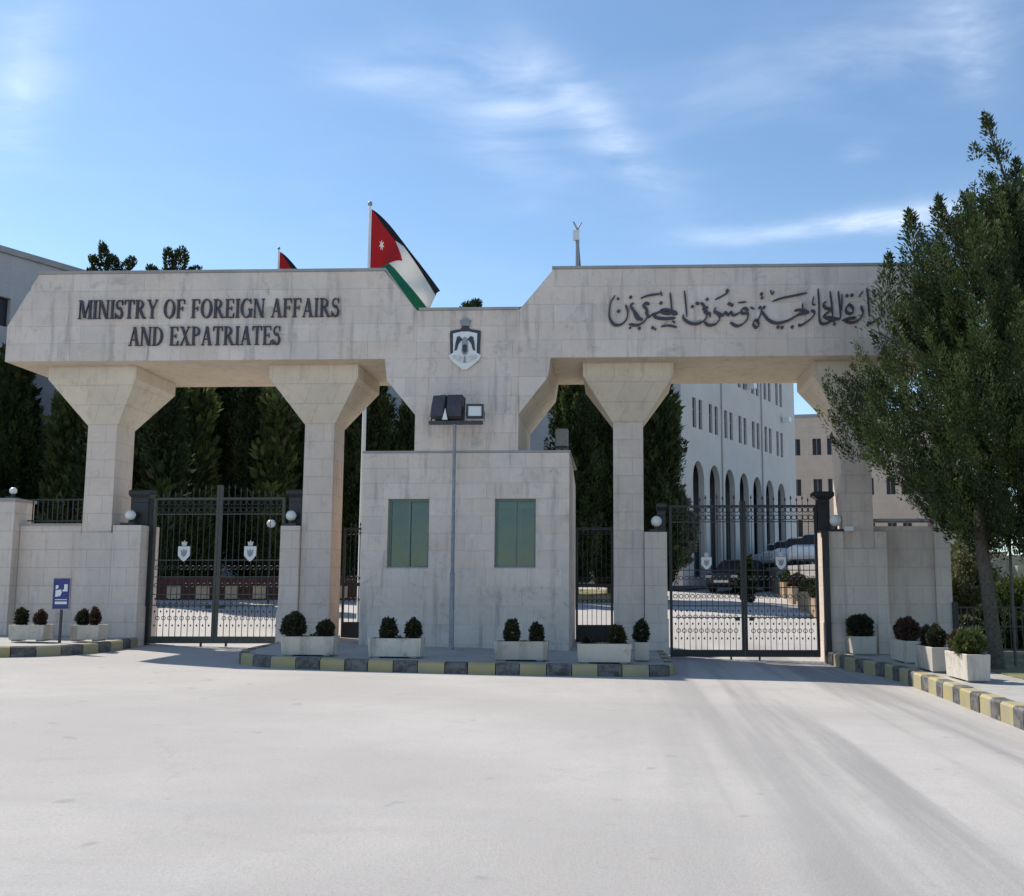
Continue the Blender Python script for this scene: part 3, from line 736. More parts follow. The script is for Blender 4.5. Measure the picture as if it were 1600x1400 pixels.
def dot(mb, x, y, s=13): pen(mb, [(x-s*.45, y-s*.3), (x, y), (x+s*.45, y+s*.3)], s*1.25, s*1.1, False)
def word(*strokes, dots=()):
    mb = MB()
    for s_ in strokes:
        if isinstance(s_, tuple): pen(mb, s_[0], s_[1], s_[2])
        else: pen(mb, s_)
    for d in dots: dot(mb, *d)
    mb.build('word', M['bronze'], ar, (0, -.068, 0))
# wizara (rightmost, partly behind the tree)
word([(1592, 188), (1572, 170), (1556, 186), (1566, 208), (1592, 206), (1596, 228), (1572, 262), (1530, 272)],
     [(1500, 168), (1510, 205), (1492, 246), (1448, 272), (1430, 268)],
     [(1434, 78), (1438, 120), (1441, 236)],
     [(1398, 178), (1408, 214), (1390, 248), (1352, 268), (1310, 262)],
     [(1340, 158), (1318, 190), (1324, 214), (1350, 216), (1356, 190), (1336, 166)],
     [(1372, 240), (1330, 246), (1296, 258)],
     ([(1412, 92), (1388, 128)], 9, 6), ([(1470, 90), (1478, 130)], 9, 6),
     dots=((1476, 122), (1326, 118), (1352, 116)))
word([(1280, 92), (1284, 150), (1287, 238), (1262, 246), (1214, 236)], [(1236, 92), (1242, 160), (1246, 232)],
     [(1214, 150), (1198, 164), (1210, 186), (1240, 196), (1200, 226), (1212, 240), (1256, 262)],
     [(1172, 78), (1175, 150), (1180, 268), (1240, 262)], [(1132, 196), (1150, 214), (1128, 246), (1078, 280), (1060, 278)],
     ([(1296, 200), (1300, 110)], 8, 6), ([(1148, 120), (1140, 162), (1156, 168)], 8, 6), dots=((1214, 186, 11), (1254, 276, 11)))
word([(1042, 200), (1074, 196), (1122, 208)], [(1120, 212), (1070, 218), (1036, 238), (996, 258), (942, 268), (902, 250), (880, 222), (868, 200)],
     ([(1020, 246), (1062, 224), (1112, 214)], 14, 8),
     ([(926, 146), (980, 128), (1040, 116), (1112, 100)], 13, 9),
     [(866, 186), (862, 214), (846, 248), (828, 252), (820, 274), (836, 292), (850, 276), (842, 250)],
     ([(916, 84), (926, 106), (936, 90)], 9, 7), ([(1086, 158), (1088, 190)], 9, 7),
     ([(806, 176), (828, 190)], 9, 7),
     dots=((952, 290), (974, 292), (1028, 290), (868, 104), (870, 126, 12), (858, 180), (880, 180)))
word([(796, 196), (776, 184), (756, 196), (764, 212), (790, 212), (790, 240), (766, 270), (730, 282), (696, 262)],
     [(748, 208), (716, 222), (700, 204), (690, 220), (668, 206), (660, 222), (636, 212), (618, 204)],
     [(622, 176), (612, 198), (630, 214), (640, 240), (618, 270), (580, 276), (556, 258)],
     [(580, 176), (560, 182), (562, 204), (586, 212), (590, 232)],
     ([(740, 152), (786, 148)], 9, 7), ([(616, 134), (660, 112), (690, 92)], 12, 8), ([(690, 150), (706, 168)], 12, 9),
     dots=((684, 84), (692, 158), (708, 166), (574, 132)))
word([(540, 148), (562, 178), (572, 212), (560, 246), (520, 268), (476, 262), (446, 238), (444, 214)], [(452, 82), (458, 150), (464, 228)],
     [(512, 150), (532, 158)], dots=((494, 172), (552, 186, 10)))
word([(374, 92), (380, 150), (386, 206), (414, 212)], [(412, 206), (380, 196), (352, 188), (322, 192), (340, 206), (380, 210)],
     [(322, 196), (298, 208), (284, 214), (300, 232), (350, 238), (402, 234)],
     [(282, 206), (262, 226), (250, 216), (240, 196)], [(262, 156), (240, 150), (228, 162), (246, 184), (252, 214), (236, 250), (196, 272), (150, 268)],
     [(178, 148), (160, 160), (172, 186), (192, 212), (208, 236), (226, 242)],
     ([(214, 122), (260, 106), (322, 98)], 12, 9), ([(322, 84), (330, 110)], 10, 8), ([(322, 282), (362, 276), (410, 286)], 12, 8), ([(384, 250), (400, 262)], 10, 7),
     dots=((160, 116), (324, 150), (206, 290), (278, 288), (292, 296, 9), (156, 288, 10)))
word([(76, 104), (54, 140), (44, 186), (46, 232), (72, 270), (112, 266), (138, 236), (144, 196), (132, 158)],
     [(176, 196), (186, 222), (202, 246)], dots=((94, 194), (92, 124, 10)))

# crest on the centre of the gateway
cr = thing('crest', 'large crowned eagle crest in light and dark relief above the floodlights', 'crest', (-.05, -.062, 6.65))
def pr(name, pts, y0, y1, mat, mirror=False):
    mb = MB(); mb.prism(pts, y0, y1)
    if mirror: mb.prism([(-x, z) for x, z in pts][::-1], y0, y1)
    return mb.build(name, mat, cr)
pr('mantle', [(-.32, .36), (-.10, .40), (-.07, .46), (.07, .46), (.10, .40), (.33, .36), (.33, .28), (.31, -.16), (0, -.2), (-.31, -.16), (-.33, .28)], 0, .03, M['darkgrey'])
pr('field', [(-.26, .30), (-.08, .34), (.08, .34), (.26, .30), (.25, -.12), (.35, -.18), (.30, -.28), (.17, -.39), (.04, -.49), (-.04, -.49), (-.17, -.39), (-.30, -.28), (-.35, -.18), (-.25, -.12)], -.012, -.002, M['white'])
pr('crown', [(-.09, .47), (.09, .47), (.12, .60), (.06, .57), (.05, .63), (0, .66), (-.05, .63), (-.06, .57), (-.12, .60)], -.01, .03, M['grey'])
pr('wing', [(.05, .16), (.12, .24), (.17, .22), (.20, .10), (.22, -.08), (.17, -.06), (.14, .06), (.10, .12)], -.03, -.014, M['darkgrey'], True)
pr('eagle_body', [(0, .22), (.05, .18), (.06, .05), (.07, -.10), (.03, -.17), (-.03, -.17), (-.07, -.10), (-.06, .05), (-.05, .18)], -.036, -.014, M['grey'])
pr('shield', [(0, .06), (.045, .03), (.045, -.09), (0, -.14), (-.045, -.09), (-.045, .03)], -.048, -.038, M['darkgrey'])
pr('scroll', [(.07, -.2), (.24, -.17), (.26, -.22), (.13, -.31), (.03, -.34), (.02, -.28)], -.03, -.014, M['offwhite'], True)
pr('tassel', [(-.015, -.2), (.015, -.2), (.02, -.34), (-.02, -.34)], -.03, -.014, M['grey'])

# floodlight mast in front of the booth
fm = thing('floodlight_mast', 'slim grey mast with three floodlights on a crossbar in front of the booth', 'floodlight mast', (-.16, -.55, gz(-.16, -.55)+.18))
zt = 4.66
MB().tube([(0, 0, 0), (0, 0, 1.55), (0, 0, 1.56), (0, 0, zt-.05)], [.05, .05, .036, .034], 12).build('pole', M['grey'], fm)
MB().lathe([(.11, 0), (.11, .015), (.06, .03), (.055, .12)], n=12).build('base_plate', M['grey'], fm)
MB().box(-.53, .58, -.05, .05, zt-.06, zt+.01).build('crossbar', M['darkgrey'], fm)
def flood(x, w, h, d, tilt, mat_front, turned, zo=.05):
    e = empty('floodlight', (x, 0, zt+zo)); e.parent = fm; e.rotation_euler = (R(tilt), 0, R(turned))
    MB().rect([(0, 0, w*.5, d*.45, .03), (0, 0, w*.5, d*.5, h*.5), (0, 0, w*.5, d*.42, h)]).build('housing', M['darkgrey'], e, bevel=.01)
    mb = MB(); a, b, c, dd = -w*.5, w*.5, .0, h
    t = .035
    mb.box(a-.01, a+t, -d*.5-.03, -d*.5, 0, h+.01); mb.box(b-t, b+.01, -d*.5-.03, -d*.5, 0, h+.01); mb.box(a+t, b-t, -d*.5-.03, -d*.5, 0, t); mb.box(a+t, b-t, -d*.5-.03, -d*.5, h-t, h+.01)
    mb.build('bezel', M['darkgrey'], e)
    MB().box(a+t, b-t, -d*.5-.018, -d*.5-.005, t, h-t).build('lens', mat_front, e)
    mb = MB()
    for s in (-1, 1): mb.box(s*(w*.5+.018)-.006, s*(w*.5+.018)+.006, -.02, .02, -.05, h*.55)
    mb.build('bracket', M['darkgrey'], e)
flood(-.34, .30, .50, .22, 12, M['darkglass'], 158)
flood(.0, .32, .50, .24, 8, M['darkglass'], 176)
flood(.42, .34, .28, .2, -4, M['frostglass'], 4)
MB().prism([(-.24, 0), (-.13, 0), (-.18, .24)], -.14, -.12).build('reflector_flap', M['white'], fm, (0, 0, zt+.02))

# lamp on the booth roof at the right
rb = thing('roof_floodlight', 'grey boxed floodlight on the right end of the booth roof', 'floodlight', (1.88, 2.5, 4.43))
MB().tube([(0, .02, 0), (0, .02, .44)], .03, 8).build('post', M['darkgrey'], rb)
MB().box(-.15, .15, -.1, .1, .44, .86).build('housing', M['grey'], rb, bevel=.015)
MB().box(-.15, .15, -.11, .11, .38, .435).build('bracket', M['darkgrey'], rb)

# ------------------------------------------------------------------ blue sign
sg = thing('road_sign', 'small blue sign with white marks on a post between the left planters', 'sign', (-7.85, -1.1, gz(-7.85, -1.1)+.18))
MB().tube([(0, 0, 0), (0, 0, 1.28)], .028, 10).build('post', M['darkgrey'], sg)
mb = MB(); mb.box(-.15, .17, -.055, -.03, .68, 1.27); mb.build('plate', M['blue'], sg, bevel=.006)
mb = MB(); mb.box(-.165, -.152, -.06, -.025, .665, 1.285); mb.box(.172, .185, -.06, -.025, .665, 1.285); mb.box(-.15, .17, -.06, -.025, 1.272, 1.29); mb.box(-.15, .17, -.06, -.025, .662, .678)
mb.build('edge', M['grey'], sg)
mb = MB()
mb.prism([(.06, 1.16), (.13, 1.16), (.13, 1.02), (.03, 1.02), (.03, 1.05), (.06, 1.06)], -.06, -.056)
mb.prism([(-.11, 1.14), (-.05, 1.14), (-.06, 1.08), (-.11, 1.06)], -.06, -.056)
mb.prism([(-.11, 1.04), (.0, 1.06), (.02, 1.0), (-.01, .93), (-.11, .91)], -.06, -.056)
mb.build('symbol', M['white'], sg)
mb = MB(); mb.box(-.11, .13, -.06, -.056, .77, .82); mb.box(-.11, .13, -.06, -.056, .85, .865); mb.build('text_line', M['white'], sg)

# ------------------------------------------------------------------ leaves
def leaf_mesh(name, P, Dr, L, Wd, tone, mat, rng):
    """diamond leaves: centre/base P, direction Dr, length L, width Wd, tone (n,2)"""
    n = len(P); Dn = Dr/np.linalg.norm(Dr, axis=1, keepdims=True)
    rv = rng.normal(size=(n, 3)); S = np.cross(Dn, rv); S /= np.linalg.norm(S, axis=1, keepdims=True)+1e-9
    L = L[:, None]; Wd = Wd[:, None]
    v = np.stack([P, P+Dn*L*.45+S*Wd*.5, P+Dn*L, P+Dn*L*.45-S*Wd*.5], 1).reshape(-1, 3).astype(np.float32)
    me = bpy.data.meshes.new(name); me.vertices.add(4*n); me.vertices.foreach_set('co', v.ravel())
    me.loops.add(4*n); me.loops.foreach_set('vertex_index', np.arange(4*n, dtype=np.int32))
    me.polygons.add(n); me.polygons.foreach_set('loop_start', np.arange(0, 4*n, 4, dtype=np.int32)); me.polygons.foreach_set('loop_total', np.full(n, 4, np.int32))
    me.update()
    at = me.color_attributes.new('tone', 'FLOAT_COLOR', 'POINT')
    cc = np.zeros((4*n, 4), np.float32); cc[:, 0] = np.repeat(tone[:, 0], 4); cc[:, 1] = np.repeat(tone[:, 1], 4); cc[:, 3] = 1
    at.data.foreach_set('color', cc.ravel()); me.materials.append(mat); me.validate(); return me
def envelope(prof, z): return np.interp(z, [p[0] for p in prof], [p[1] for p in prof])
def spray_tree(rng, prof, nspray, nleaf, spray_len, leaf_len, leaf_w, up=.9, lobes=.25, lean=(0, 0), zjit=.2, zs=None, droop=0.0):
    """sprays placed near the envelope surface, pointing out and up, each thick with leaves"""
    z0, z1 = prof[0][0], prof[-1][0]
    P = []; Dd = []; tone = []; LL = []
    zz = rng.uniform(z0, z1, nspray*3); r = envelope(prof, zz); keep = rng.uniform(0, max(p[1] for p in prof), len(zz)) < r+.1; zz = zz[keep][:nspray]; r = r[keep][:nspray]
    ph = rng.uniform(0, 2*PI, len(zz)); seed_ph = rng.uniform(0, 2*PI, 5)
    for z, rr, a in zip(zz, r, ph):
        lob = 1+lobes*(math.sin(3*a+seed_ph[0]+z*1.3)*.5+math.sin(5*a+seed_ph[1]-z*2.1)*.35+math.sin(2.3*z+seed_ph[2])*.35)
        q = rr*lob*rng.beta(4.5, 1.2)*rng.uniform(.9, 1.04)
        sl = spray_len*rng.uniform(.6, 1.35); 
        base = np.array([lean[0]*(z-z0)+math.cos(a)*max(0, q-sl*.5), lean[1]*(z-z0)+math.sin(a)*max(0, q-sl*.5), z])
        d = np.array([math.cos(a), math.sin(a), up+rng.normal()*.35-droop]); d /= np.linalg.norm(d)
        n = int(nleaf*rng.uniform(.6, 1.4)); t = rng.beta(1.3, 1.1, n)
        side = rng.normal(size=(n, 3)); side -= (side@d)[:, None]*d; side /= np.linalg.norm(side, axis=1, keepdims=True)+1e-9
        rad = sl*.30*(1-t*.85)*rng.uniform(.1, 1, n)
        p = base+d*(t*sl)[:, None]+side*rad[:, None]+np.array([0, 0, .12*sl])*(t**2)[:, None]
        P.append(p); Dd.append(d*.9+side*.75+np.array([0, 0, .45])+rng.normal(size=(n, 3))*.3)
        tb = np.clip(rng.normal(.40, .30)+.16*(t-.5), 0, 1); tn = np.clip(tb+rng.normal(0, .13, n), 0, 1)
        br = (rng.uniform(size=n) < .04).astype(float)
        tone.append(np.stack([tn, br], 1)); LL.append(np.full(n, 1.0))
    P = np.concatenate(P); Dd = np.concatenate(Dd); tone = np.concatenate(tone); n = len(P)
    return P, Dd, leaf_len*rng.uniform(.6, 1.4, n), leaf_w*rng.uniform(.7, 1.3, n), tone

rng = np.random.default_rng(11)
# big conifer at the right
TX, TY = 9.88, -2.55; TZ = gz(TX, TY)+.25
tr = thing('conifer_tree', 'big shaggy dark green conifer rising in front of the right end of the gateway', 'tree', (TX, TY, TZ))
prof = [(2.05, .9), (2.3, 1.5), (2.65, 2.0), (3.1, 2.5), (3.6, 2.8), (4.1, 2.95), (4.8, 3.05), (5.3, 2.95), (5.75, 2.8), (6.2, 2.6), (6.7, 2.25), (7.2, 2.05), (7.7, 1.8), (8.1, 1.3), (8.5, .5)]
prof = [(z-.2, r-.08) for z, r in prof]
A = spray_tree(rng, prof, 1450, 200, .72, .066, .021, up=1.5, lobes=.20)
B = spray_tree(rng, [(z, r*.60) for z, r in prof], 320, 110, .9, .13, .06, up=1.2, lobes=.3)
for q_ in (A, B): q_[0][:, 0] += .52
# loose spires above the crown: a tall one and shorter shoots
def shoot(rng, base, tip, n, w, ll, lw, gap=.5):
    base = np.array(base); tip = np.array(tip); t = rng.uniform(0, 1, n)**.8
    g = (np.sin(t*31+rng.uniform(0, 6))+rng.normal(0, .5, n)) > -gap
    t = t[g]; n = len(t); side = rng.normal(size=(n, 3)); d = (tip-base)/np.linalg.norm(tip-base)
    side -= (side@d)[:, None]*d
    p = base+(tip-base)*t[:, None]+side*(w*(1.05-t))[:, None]*.5
    return p, side*.6+d*.9, ll*rng.uniform(.6, 1.3, n), lw*rng.uniform(.7, 1.3, n), np.stack([np.clip(rng.normal(.3, .2, n), 0, 1), (rng.uniform(size=n) < .1)*1.0], 1)
S = [shoot(rng, (.95, 0, 7.6), (.28, .1, 10.4), 2300, .50, .09, .03, .35),
     shoot(rng, (-.72, -.3, 7.0), (-.78, -.3, 8.6), 900, .34, .10, .03, .9), shoot(rng, (-1.25, -.4, 6.8), (-1.35, -.4, 8.25), 1100, .45, .10, .03, 1.2),
     shoot(rng, (1.2, 0, 7.6), (1.15, 0, 9.2), 1500, .6, .10, .03, 1.0), shoot(rng, (.3, -.4, 7.4), (.1, -.5, 8.9), 900, .4, .10, .03, .7),
     shoot(rng, (1.9, 0, 7.2), (2.0, 0, 8.9), 1200, .6, .10, .03, 1.0), shoot(rng, (.06, 0, 9.35), (.04, 0, 9.7), 110, .18, .09, .03, 2),
     shoot(rng, (.75, 0, 7.8), (.8, 0, 9.4), 1100, .45, .10, .03, .8), shoot(rng, (-1.75, -.2, 6.0), (-1.7, -.2, 7.5), 900, .5, .10, .03, 1.2)]
cat = lambda i: np.concatenate([A[i], B[i]]+[s[i] for s in S])
link('crown', leaf_mesh('crown', cat(0), cat(1), cat(2), cat(3), cat(4), M['juniper'], rng), tr)
mb = MB(); mb.tube([(0, 0, -.3), (-.02, 0, .2), (-.1, 0, 1.3), (-.2, 0, 2.4), (-.1, 0, 4.2), (.5, 0, 6.4), (.8, 0, 8.2), (.3, .1, 10.3)], [.18, .135, .115, .11, .09, .06, .035, .01], 12); mb.build('trunk', M['bark'], tr)
mb = MB()
for i in range(26):
    a = rng.uniform(0, 2*PI); z = rng.uniform(2.0, 7.0); rr = float(envelope(prof, z))*.75
    mb.tube([(-.1, 0, z), (math.cos(a)*rr*.5, math.sin(a)*rr*.5, z+.25), (math.cos(a)*rr, math.sin(a)*rr, z+.7)], [.05, .03, .012], 6)
mb.build('limbs', M['bark'], tr)
# shadowed dark trees behind the gateway
def cypress(label, x, y, h, r, nm='cypress_tree', mat='cypress', g='dark cypress trees behind the gateway', n=480, lf=95, tips=False, rag=.22):
    rg = np.random.default_rng(int(abs(x*131+y*17)*10) % 99991)
    z = gz(x, y); t = thing(nm, label, 'tree', (x, y, z), 0, g)
    pf = [(.3, r*.75), (h*.12, r), (h*.45, r*1.02), (h*.75, r*.8), (h*.92, r*.45), (h, r*.08)]
    a = spray_tree(rg, pf, n, int(lf*1.25), 1.2, .15, .048, up=2.8, lobes=rag)
    b = spray_tree(rg, [(q, w*.6) for q, w in pf], int(n*.3), 60, 1.5, .4, .2, up=2.6, lobes=rag)
    lst = [a, b]
    for lobe in (tips or []):
        ox, zz_, rx, rz_ = lobe[:4]; tl = lobe[4] if len(lobe) > 4 else 0
        n_ = int(5200*rx*rz_)+120
        sd = rg.normal(size=(n_, 3)); sd /= np.linalg.norm(sd, axis=1, keepdims=True)
        q = rg.uniform(.45, 1.0, n_)[:, None]
        p = sd*q*np.array([rx, rx, rz_]); p[:, 0] *= 1+.35*p[:, 2]/rz_
        ct, st_ = math.cos(R(tl)), math.sin(R(tl)); px_, pz_ = p[:, 0].copy(), p[:, 2].copy()
        p[:, 0] = px_*ct+pz_*st_; p[:, 2] = -px_*st_+pz_*ct
        p[:, 0] += ox; p[:, 2] += zz_-z
        lst.append((p, sd+np.array([0, 0, .8]), .12*rg.uniform(.7, 1.3, n_), .06*rg.uniform(.7, 1.3, n_), np.stack([np.clip(rg.normal(.25, .2, n_), 0, 1), np.zeros(n_)], 1)))
    cc = lambda i: np.concatenate([s[i] for s in lst])
    link('crown', leaf_mesh('crown', cc(0), cc(1), cc(2), cc(3), cc(4), M[mat], rg), t)
    MB().tube([(0, 0, -.2), (0, 0, h*.4), (0, 0, h*.9)], [.22, .15, .04], 8).build('trunk', M['bark'], t)
    return t
cyp = [(-20.6, 16.6, 8.0, 1.7, 'dark cypress at the far left edge behind the boundary wall', 'cypress'),
       (-18.2, 17.6, 9.6, 1.6, 'dark cypress behind the boundary wall, left of the leftmost column', 'cypress'),
       (-15.6, 17.4, 9.9, 1.45, 'dark cypress seen through the left opening beside the leftmost column', 'cypress'),
       (-13.3, 18.2, 10.2, 1.5, 'tall dark cypress behind the left half of the left gate', 'cypress'),
       (-11.2, 17.6, 9.8, 1.45, 'dark cypress behind the meeting stiles of the left gate', 'cypress'),
       (-9.0, 18.4, 10.2, 1.5, 'dark cypress just left of the second column', 'cypress'),
       (-6.9, 18.0, 9.9, 1.4, 'dark cypress seen between the second column and the booth', 'cypress'),
       (-4.9, 18.6, 9.2, 1.4, 'dark cypress in the six sided gap left of the floodlights', 'cypress'),
       (1.5, 17.4, 9.8, 1.4, 'dark cypress right of the booth, beside the boxed roof floodlight', 'cypress'),
       (3.0, 18.6, 10.2, 1.5, 'dark cypress directly left of the third column', 'cypress'),
       (4.9, 18.2, 8.6, 1.15, 'narrow dark cypress just right of the third column', 'cypress'),
       (-17.6, 15.6, 6.2, .95, 'sun-tinted green cone tree left of the leftmost column, above the wall railing', 'cone'),
       (-13.1, 16.2, 6.6, 1.1, 'sun-tinted light green cone tree behind the left half of the left gate', 'cone'),
       (-10.1, 16.8, 6.3, 1.0, 'sun-tinted light green cone tree close to the second column', 'cone'),
       (-15.0, 15.9, 4.6, .8, 'low green cone tree at the left jamb of the left gate', 'cone')]
for x, y, h, r, lb, mt in cyp: cypress(lb, x, y, h, r, mat=mt)
cypress('tall tree with lobed tips above the left beam, the left one of the pair', -15.3, 13.5, 9.0, 1.0, 'lobed_tree', g='two lobed tree tops above the left beam', n=200,
        tips=[(-.60, 13.3, .13, .40, -32), (-.28, 13.6, .15, .58, -12), (.02, 13.2, .20, .45, 8), (.60, 13.2, .17, .42, 42), (.25, 12.75, .2, .4, 60), (-.5, 12.8, .2, .5, -50), (0, 12.2, .45, .8), (0, 11.0, .8, 1.6)])
cypress('tall tree with lobed tips above the left beam, the right one of the pair', -13.1, 13.8, 9.0, 1.0, 'lobed_tree', g='two lobed tree tops above the left beam', n=200,
        tips=[(-.22, 13.5, .15, .52, -8), (.22, 13.45, .24, .56, 6), (-.72, 13.05, .15, .38, -50), (.66, 13.0, .16, .45, 62), (-.2, 12.8, .3, .4), (.4, 12.7, .3, .4, 30), (0, 12.2, .5, .7), (0, 11.0, .8, 1.6)])
cypress('small green tree top peeping over the low middle of the gateway', -2.85, 19.5, 9.2, .9, 'slender_tree', g=None, n=240, mat='cypress',
        tips=[(-.1, 13.2, .42, .34), (.1, 13.4, .2, .28), (0, 12.4, .6, .8), (0, 11.2, .7, 1.4)])
def bush(label, x, y, z, r, h, mat, nm='shrub', n=160, lf=60, ll=.12, lw=.06, g=None, cat_='shrub'):
    rg = np.random.default_rng(int(abs(x*77+y*31)*10) % 99991)
    t = thing(nm, label, cat_, (x, y, z), 0, g)
    pf = [(0.0, r*.7), (h*.3, r), (h*.6, r*.92), (h*.85, r*.6), (h, r*.1)]
    a = spray_tree(rg, pf, n, lf, min(r, h)*.5, ll, lw, up=.7, lobes=.22)
    b = spray_tree(rg, [(q, w*.55) for q, w in pf], n//3, lf//2, min(r, h)*.5, ll*1.3, lw*1.6, up=.7)
    cc = lambda i: np.concatenate([a[i], b[i]])
    link('foliage', leaf_mesh('foliage', cc(0), cc(1), cc(2), cc(3), cc(4), M[mat], rg), t)
    MB().tube([(0, 0, -.05), (0, 0, h*.6)], [r*.08, r*.03], 6).build('stem', M['bark'], t)
    return t
bush('grey green rounded tree between the third column and the arcaded building', 5.5, 19.0, gz(5.4, 19)+1.3, .85, 2.9, 'grey_leaf', 'rounded_tree', 260, 60, .16, .08, cat_='tree')
bush('yellow green bush behind the low fence at the far right, left of the trunk', 11.9, 5.6, .2, 1.3, 2.2, 'olivebush', n=300, ll=.10)
bush('pale green bush behind the low fence, right of the trunk', 14.4, 6.8, .2, 1.4, 1.3, 'lightleaf', n=260, ll=.14)
bush('dark low bush behind the low fence right of the trunk', 11.9, 2.3, gz(11.3, 0)+.25, .7, .7, 'cypress', n=260, ll=.09)
bush('small leafy bush behind the low fence left of the trunk', 10.95, 2.2, gz(10.3, .4)+.25, .4, .6, 'olivebush', n=160, ll=.09)
bush('green shrub beside the middle of the right gate inside the compound', 8.35, 18.5, gz(8.35, 18.5), .32, 1.7, 'juniper', n=90)

# ------------------------------------------------------------------ planters with clipped shrubs
pl_mesh = None
def planter(label, x, y, z, rz, L, Wd, H, g='concrete planters on the kerbs'):
    t = thing('planter', label, 'planter', (x, y, z), rz, g)
    th = .05; a, b = L/2, Wd/2
    mb = MB()
    o0, o1, i1 = (a*.95, b*.93), (a, b), (a-th, b-th)
    rect = lambda hx, hy, zz: [(-hx, -hy, zz), (hx, -hy, zz), (hx, hy, zz), (-hx, hy, zz)]
    mb.loft([rect(*o0, .03), rect(*o1, H), rect(*i1, H), rect(i1[0]*.97, i1[1]*.97, H-.12)], cap=True)
    mb.build('box', M['planter'], t, bevel=.008)
    MB().box(-i1[0]*.96, i1[0]*.96, -i1[1]*.95, i1[1]*.95, H-.1, H-.045).build('soil', M['soil'], t)
    for s in (-1, 1): MB().box(s*a*.7-.06, s*a*.7+.06, -b*.8, b*.8, 0, .028).build('foot', M['coping'], t)
    return t
def topiary(label, x, y, z, r, h, mat='topiary', g='clipped shrubs in the planters'):
    rg = np.random.default_rng(int(abs(x*177+y*31)*100) % 99991)
    t = thing('clipped_shrub', label, 'shrub', (x, y, z), 0, g)
    n = int(2600*(r/.16)**1.3); sd = rg.normal(size=(n, 3)); sd /= np.linalg.norm(sd, axis=1, keepdims=True)
    q = rg.uniform(.55, 1.04, n)[:, None]
    lump = (1+.10*np.sin(sd[:, 0]*5+x*9)+.08*np.sin(sd[:, 2]*6+x*3))[:, None]
    p = sd*q*lump*np.array([r, r, h*.5]); p[:, 0] *= 1-.18*(p[:, 2]/(h*.5)); p[:, 2] += h*.5+.03
    tn = np.clip(rg.normal(.35, .25, n), 0, 1)
    link('foliage', leaf_mesh('foliage', p, sd+rg.normal(size=(n, 3))*.5+np.array([0, 0, .4]), .055*rg.uniform(.6, 1.3, n), .028*rg.uniform(.7, 1.3, n), np.stack([tn, (rg.uniform(size=n) < .07)*1.0], 1), M[mat], rg), t)
    MB().tube([(0, 0, -.04), (.01, 0, h*.5)], [.022, .012], 6).build('stem', M['bark'], t)
def low_plants(label, x, y, z, L, W_, rz, seed, mat='topiary'):
    rg = np.random.default_rng(seed); n = 380
    u = rg.uniform(-L/2, L/2, n); v = rg.uniform(-W_/2, W_/2, n)
    c_, s_ = math.cos(rz), math.sin(rz)
    hgt = np.maximum(0, np.sin(u*9+seed)+np.sin(u*23))*.04
    p = np.stack([u*c_-v*s_, u*s_+v*c_, hgt*rg.uniform(0, 1, n)], 1)
    d = rg.normal(size=(n, 3))*.6+np.array([0, 0, 1.0])
    o = link('ground_plants', leaf_mesh('ground_plants', p, d, .06*rg.uniform(.5, 1.3, n), .022*rg.uniform(.7, 1.3, n), np.stack([rg.uniform(0, .8, n), (rg.uniform(size=n) < .2)*1.0], 1), M[mat], rg))
    o.location = (x, y, z); tag(o, label, 'plants', kind='stuff')
H = .35
mid_p = [(-2.38, -2.55, 'pale planter with a big and a small shrub, left end of the middle kerb', [(-.31, .20, .44), (.28, .13, .30)]),
         (-.82, -2.5, 'pale planter with two even shrubs under the left booth window', [(-.16, .13, .37), (.30, .13, .36)]),
         (1.45, -2.5, 'pale planter with two dark shrubs under the right booth window', [(-.18, .12, .40), (.26, .11, .34)]),
         (2.94, -2.6, 'pale planter with one shrub in front of the right pedestrian gate', [(.22, .13, .33), (-.3, .07, .14)])]
words = ['largest dark shrub at the left end of the left middle planter', 'small shrub on the right of the left middle planter', 'clipped shrub left of centre under the left booth window', 'clipped shrub right of centre under the left booth window',
         'tall green clipped shrub under the right booth window', 'darker clipped shrub right of the green one under the right booth window', 'dark clipped shrub in the planter before the right pedestrian gate', 'tiny plant at the left end of the planter before the right pedestrian gate']
k = 0
for i, (x, y, lb, sh) in enumerate(mid_p):
    z = gz(x, y)+.187
    planter(lb, x, y, z, 0, .97, .40, H)
    for dx, r, h in sh:
        topiary(words[k], x+dx, y, z+H-.06, r, h); k += 1
    low_plants('low sparse plants in the '+['leftmost middle planter', 'planter under the left booth window', 'planter under the right booth window', 'planter before the right pedestrian gate'][i], x, y, z+H-.05, .8, .25, 0, 20+i)
z = gz(3.62, -1.6)+.187
planter('small planter seen end on behind the right pedestrian gate planter', 3.62, -1.75, z, R(90), .9, .27, H)
topiary('tall dark shrub in the end-on planter left of the right gate', 3.62, -1.95, z+H-.06, .13, .42)
for i, (x, y, L, sh, lb) in enumerate([(-8.49, -1.0, .72, [(-.22, .10, .34, 'topiary'), (.17, .10, .29, 'topiary_red')], 'planter with two small shrubs left of the blue sign'),
                                       (-7.53, -.62, .60, [(-.14, .11, .30, 'topiary'), (.10, .09, .34, 'topiary_red')], 'planter with two small shrubs right of the blue sign')]):
    z = gz(x, y)+.187
    z += .02; planter(lb, x, y, z, 0, L, .38, .32)
    for j, (dx, r, h, mt) in enumerate(sh):
        topiary(['dark', 'reddish'][j]+' clipped shrub in the planter '+['left', 'right'][i]+' of the blue sign', x+dx, y, z+.27, r, h, mt)
z = gz(8.2, .3)+.237
planter('square looking planter in the shade right of the right gate', 8.26, .6, z, R(90), .85, .50, .38)
topiary('round dark shrub in the shaded planter right of the right gate', 8.24, .45, z+.33, .25, .46)
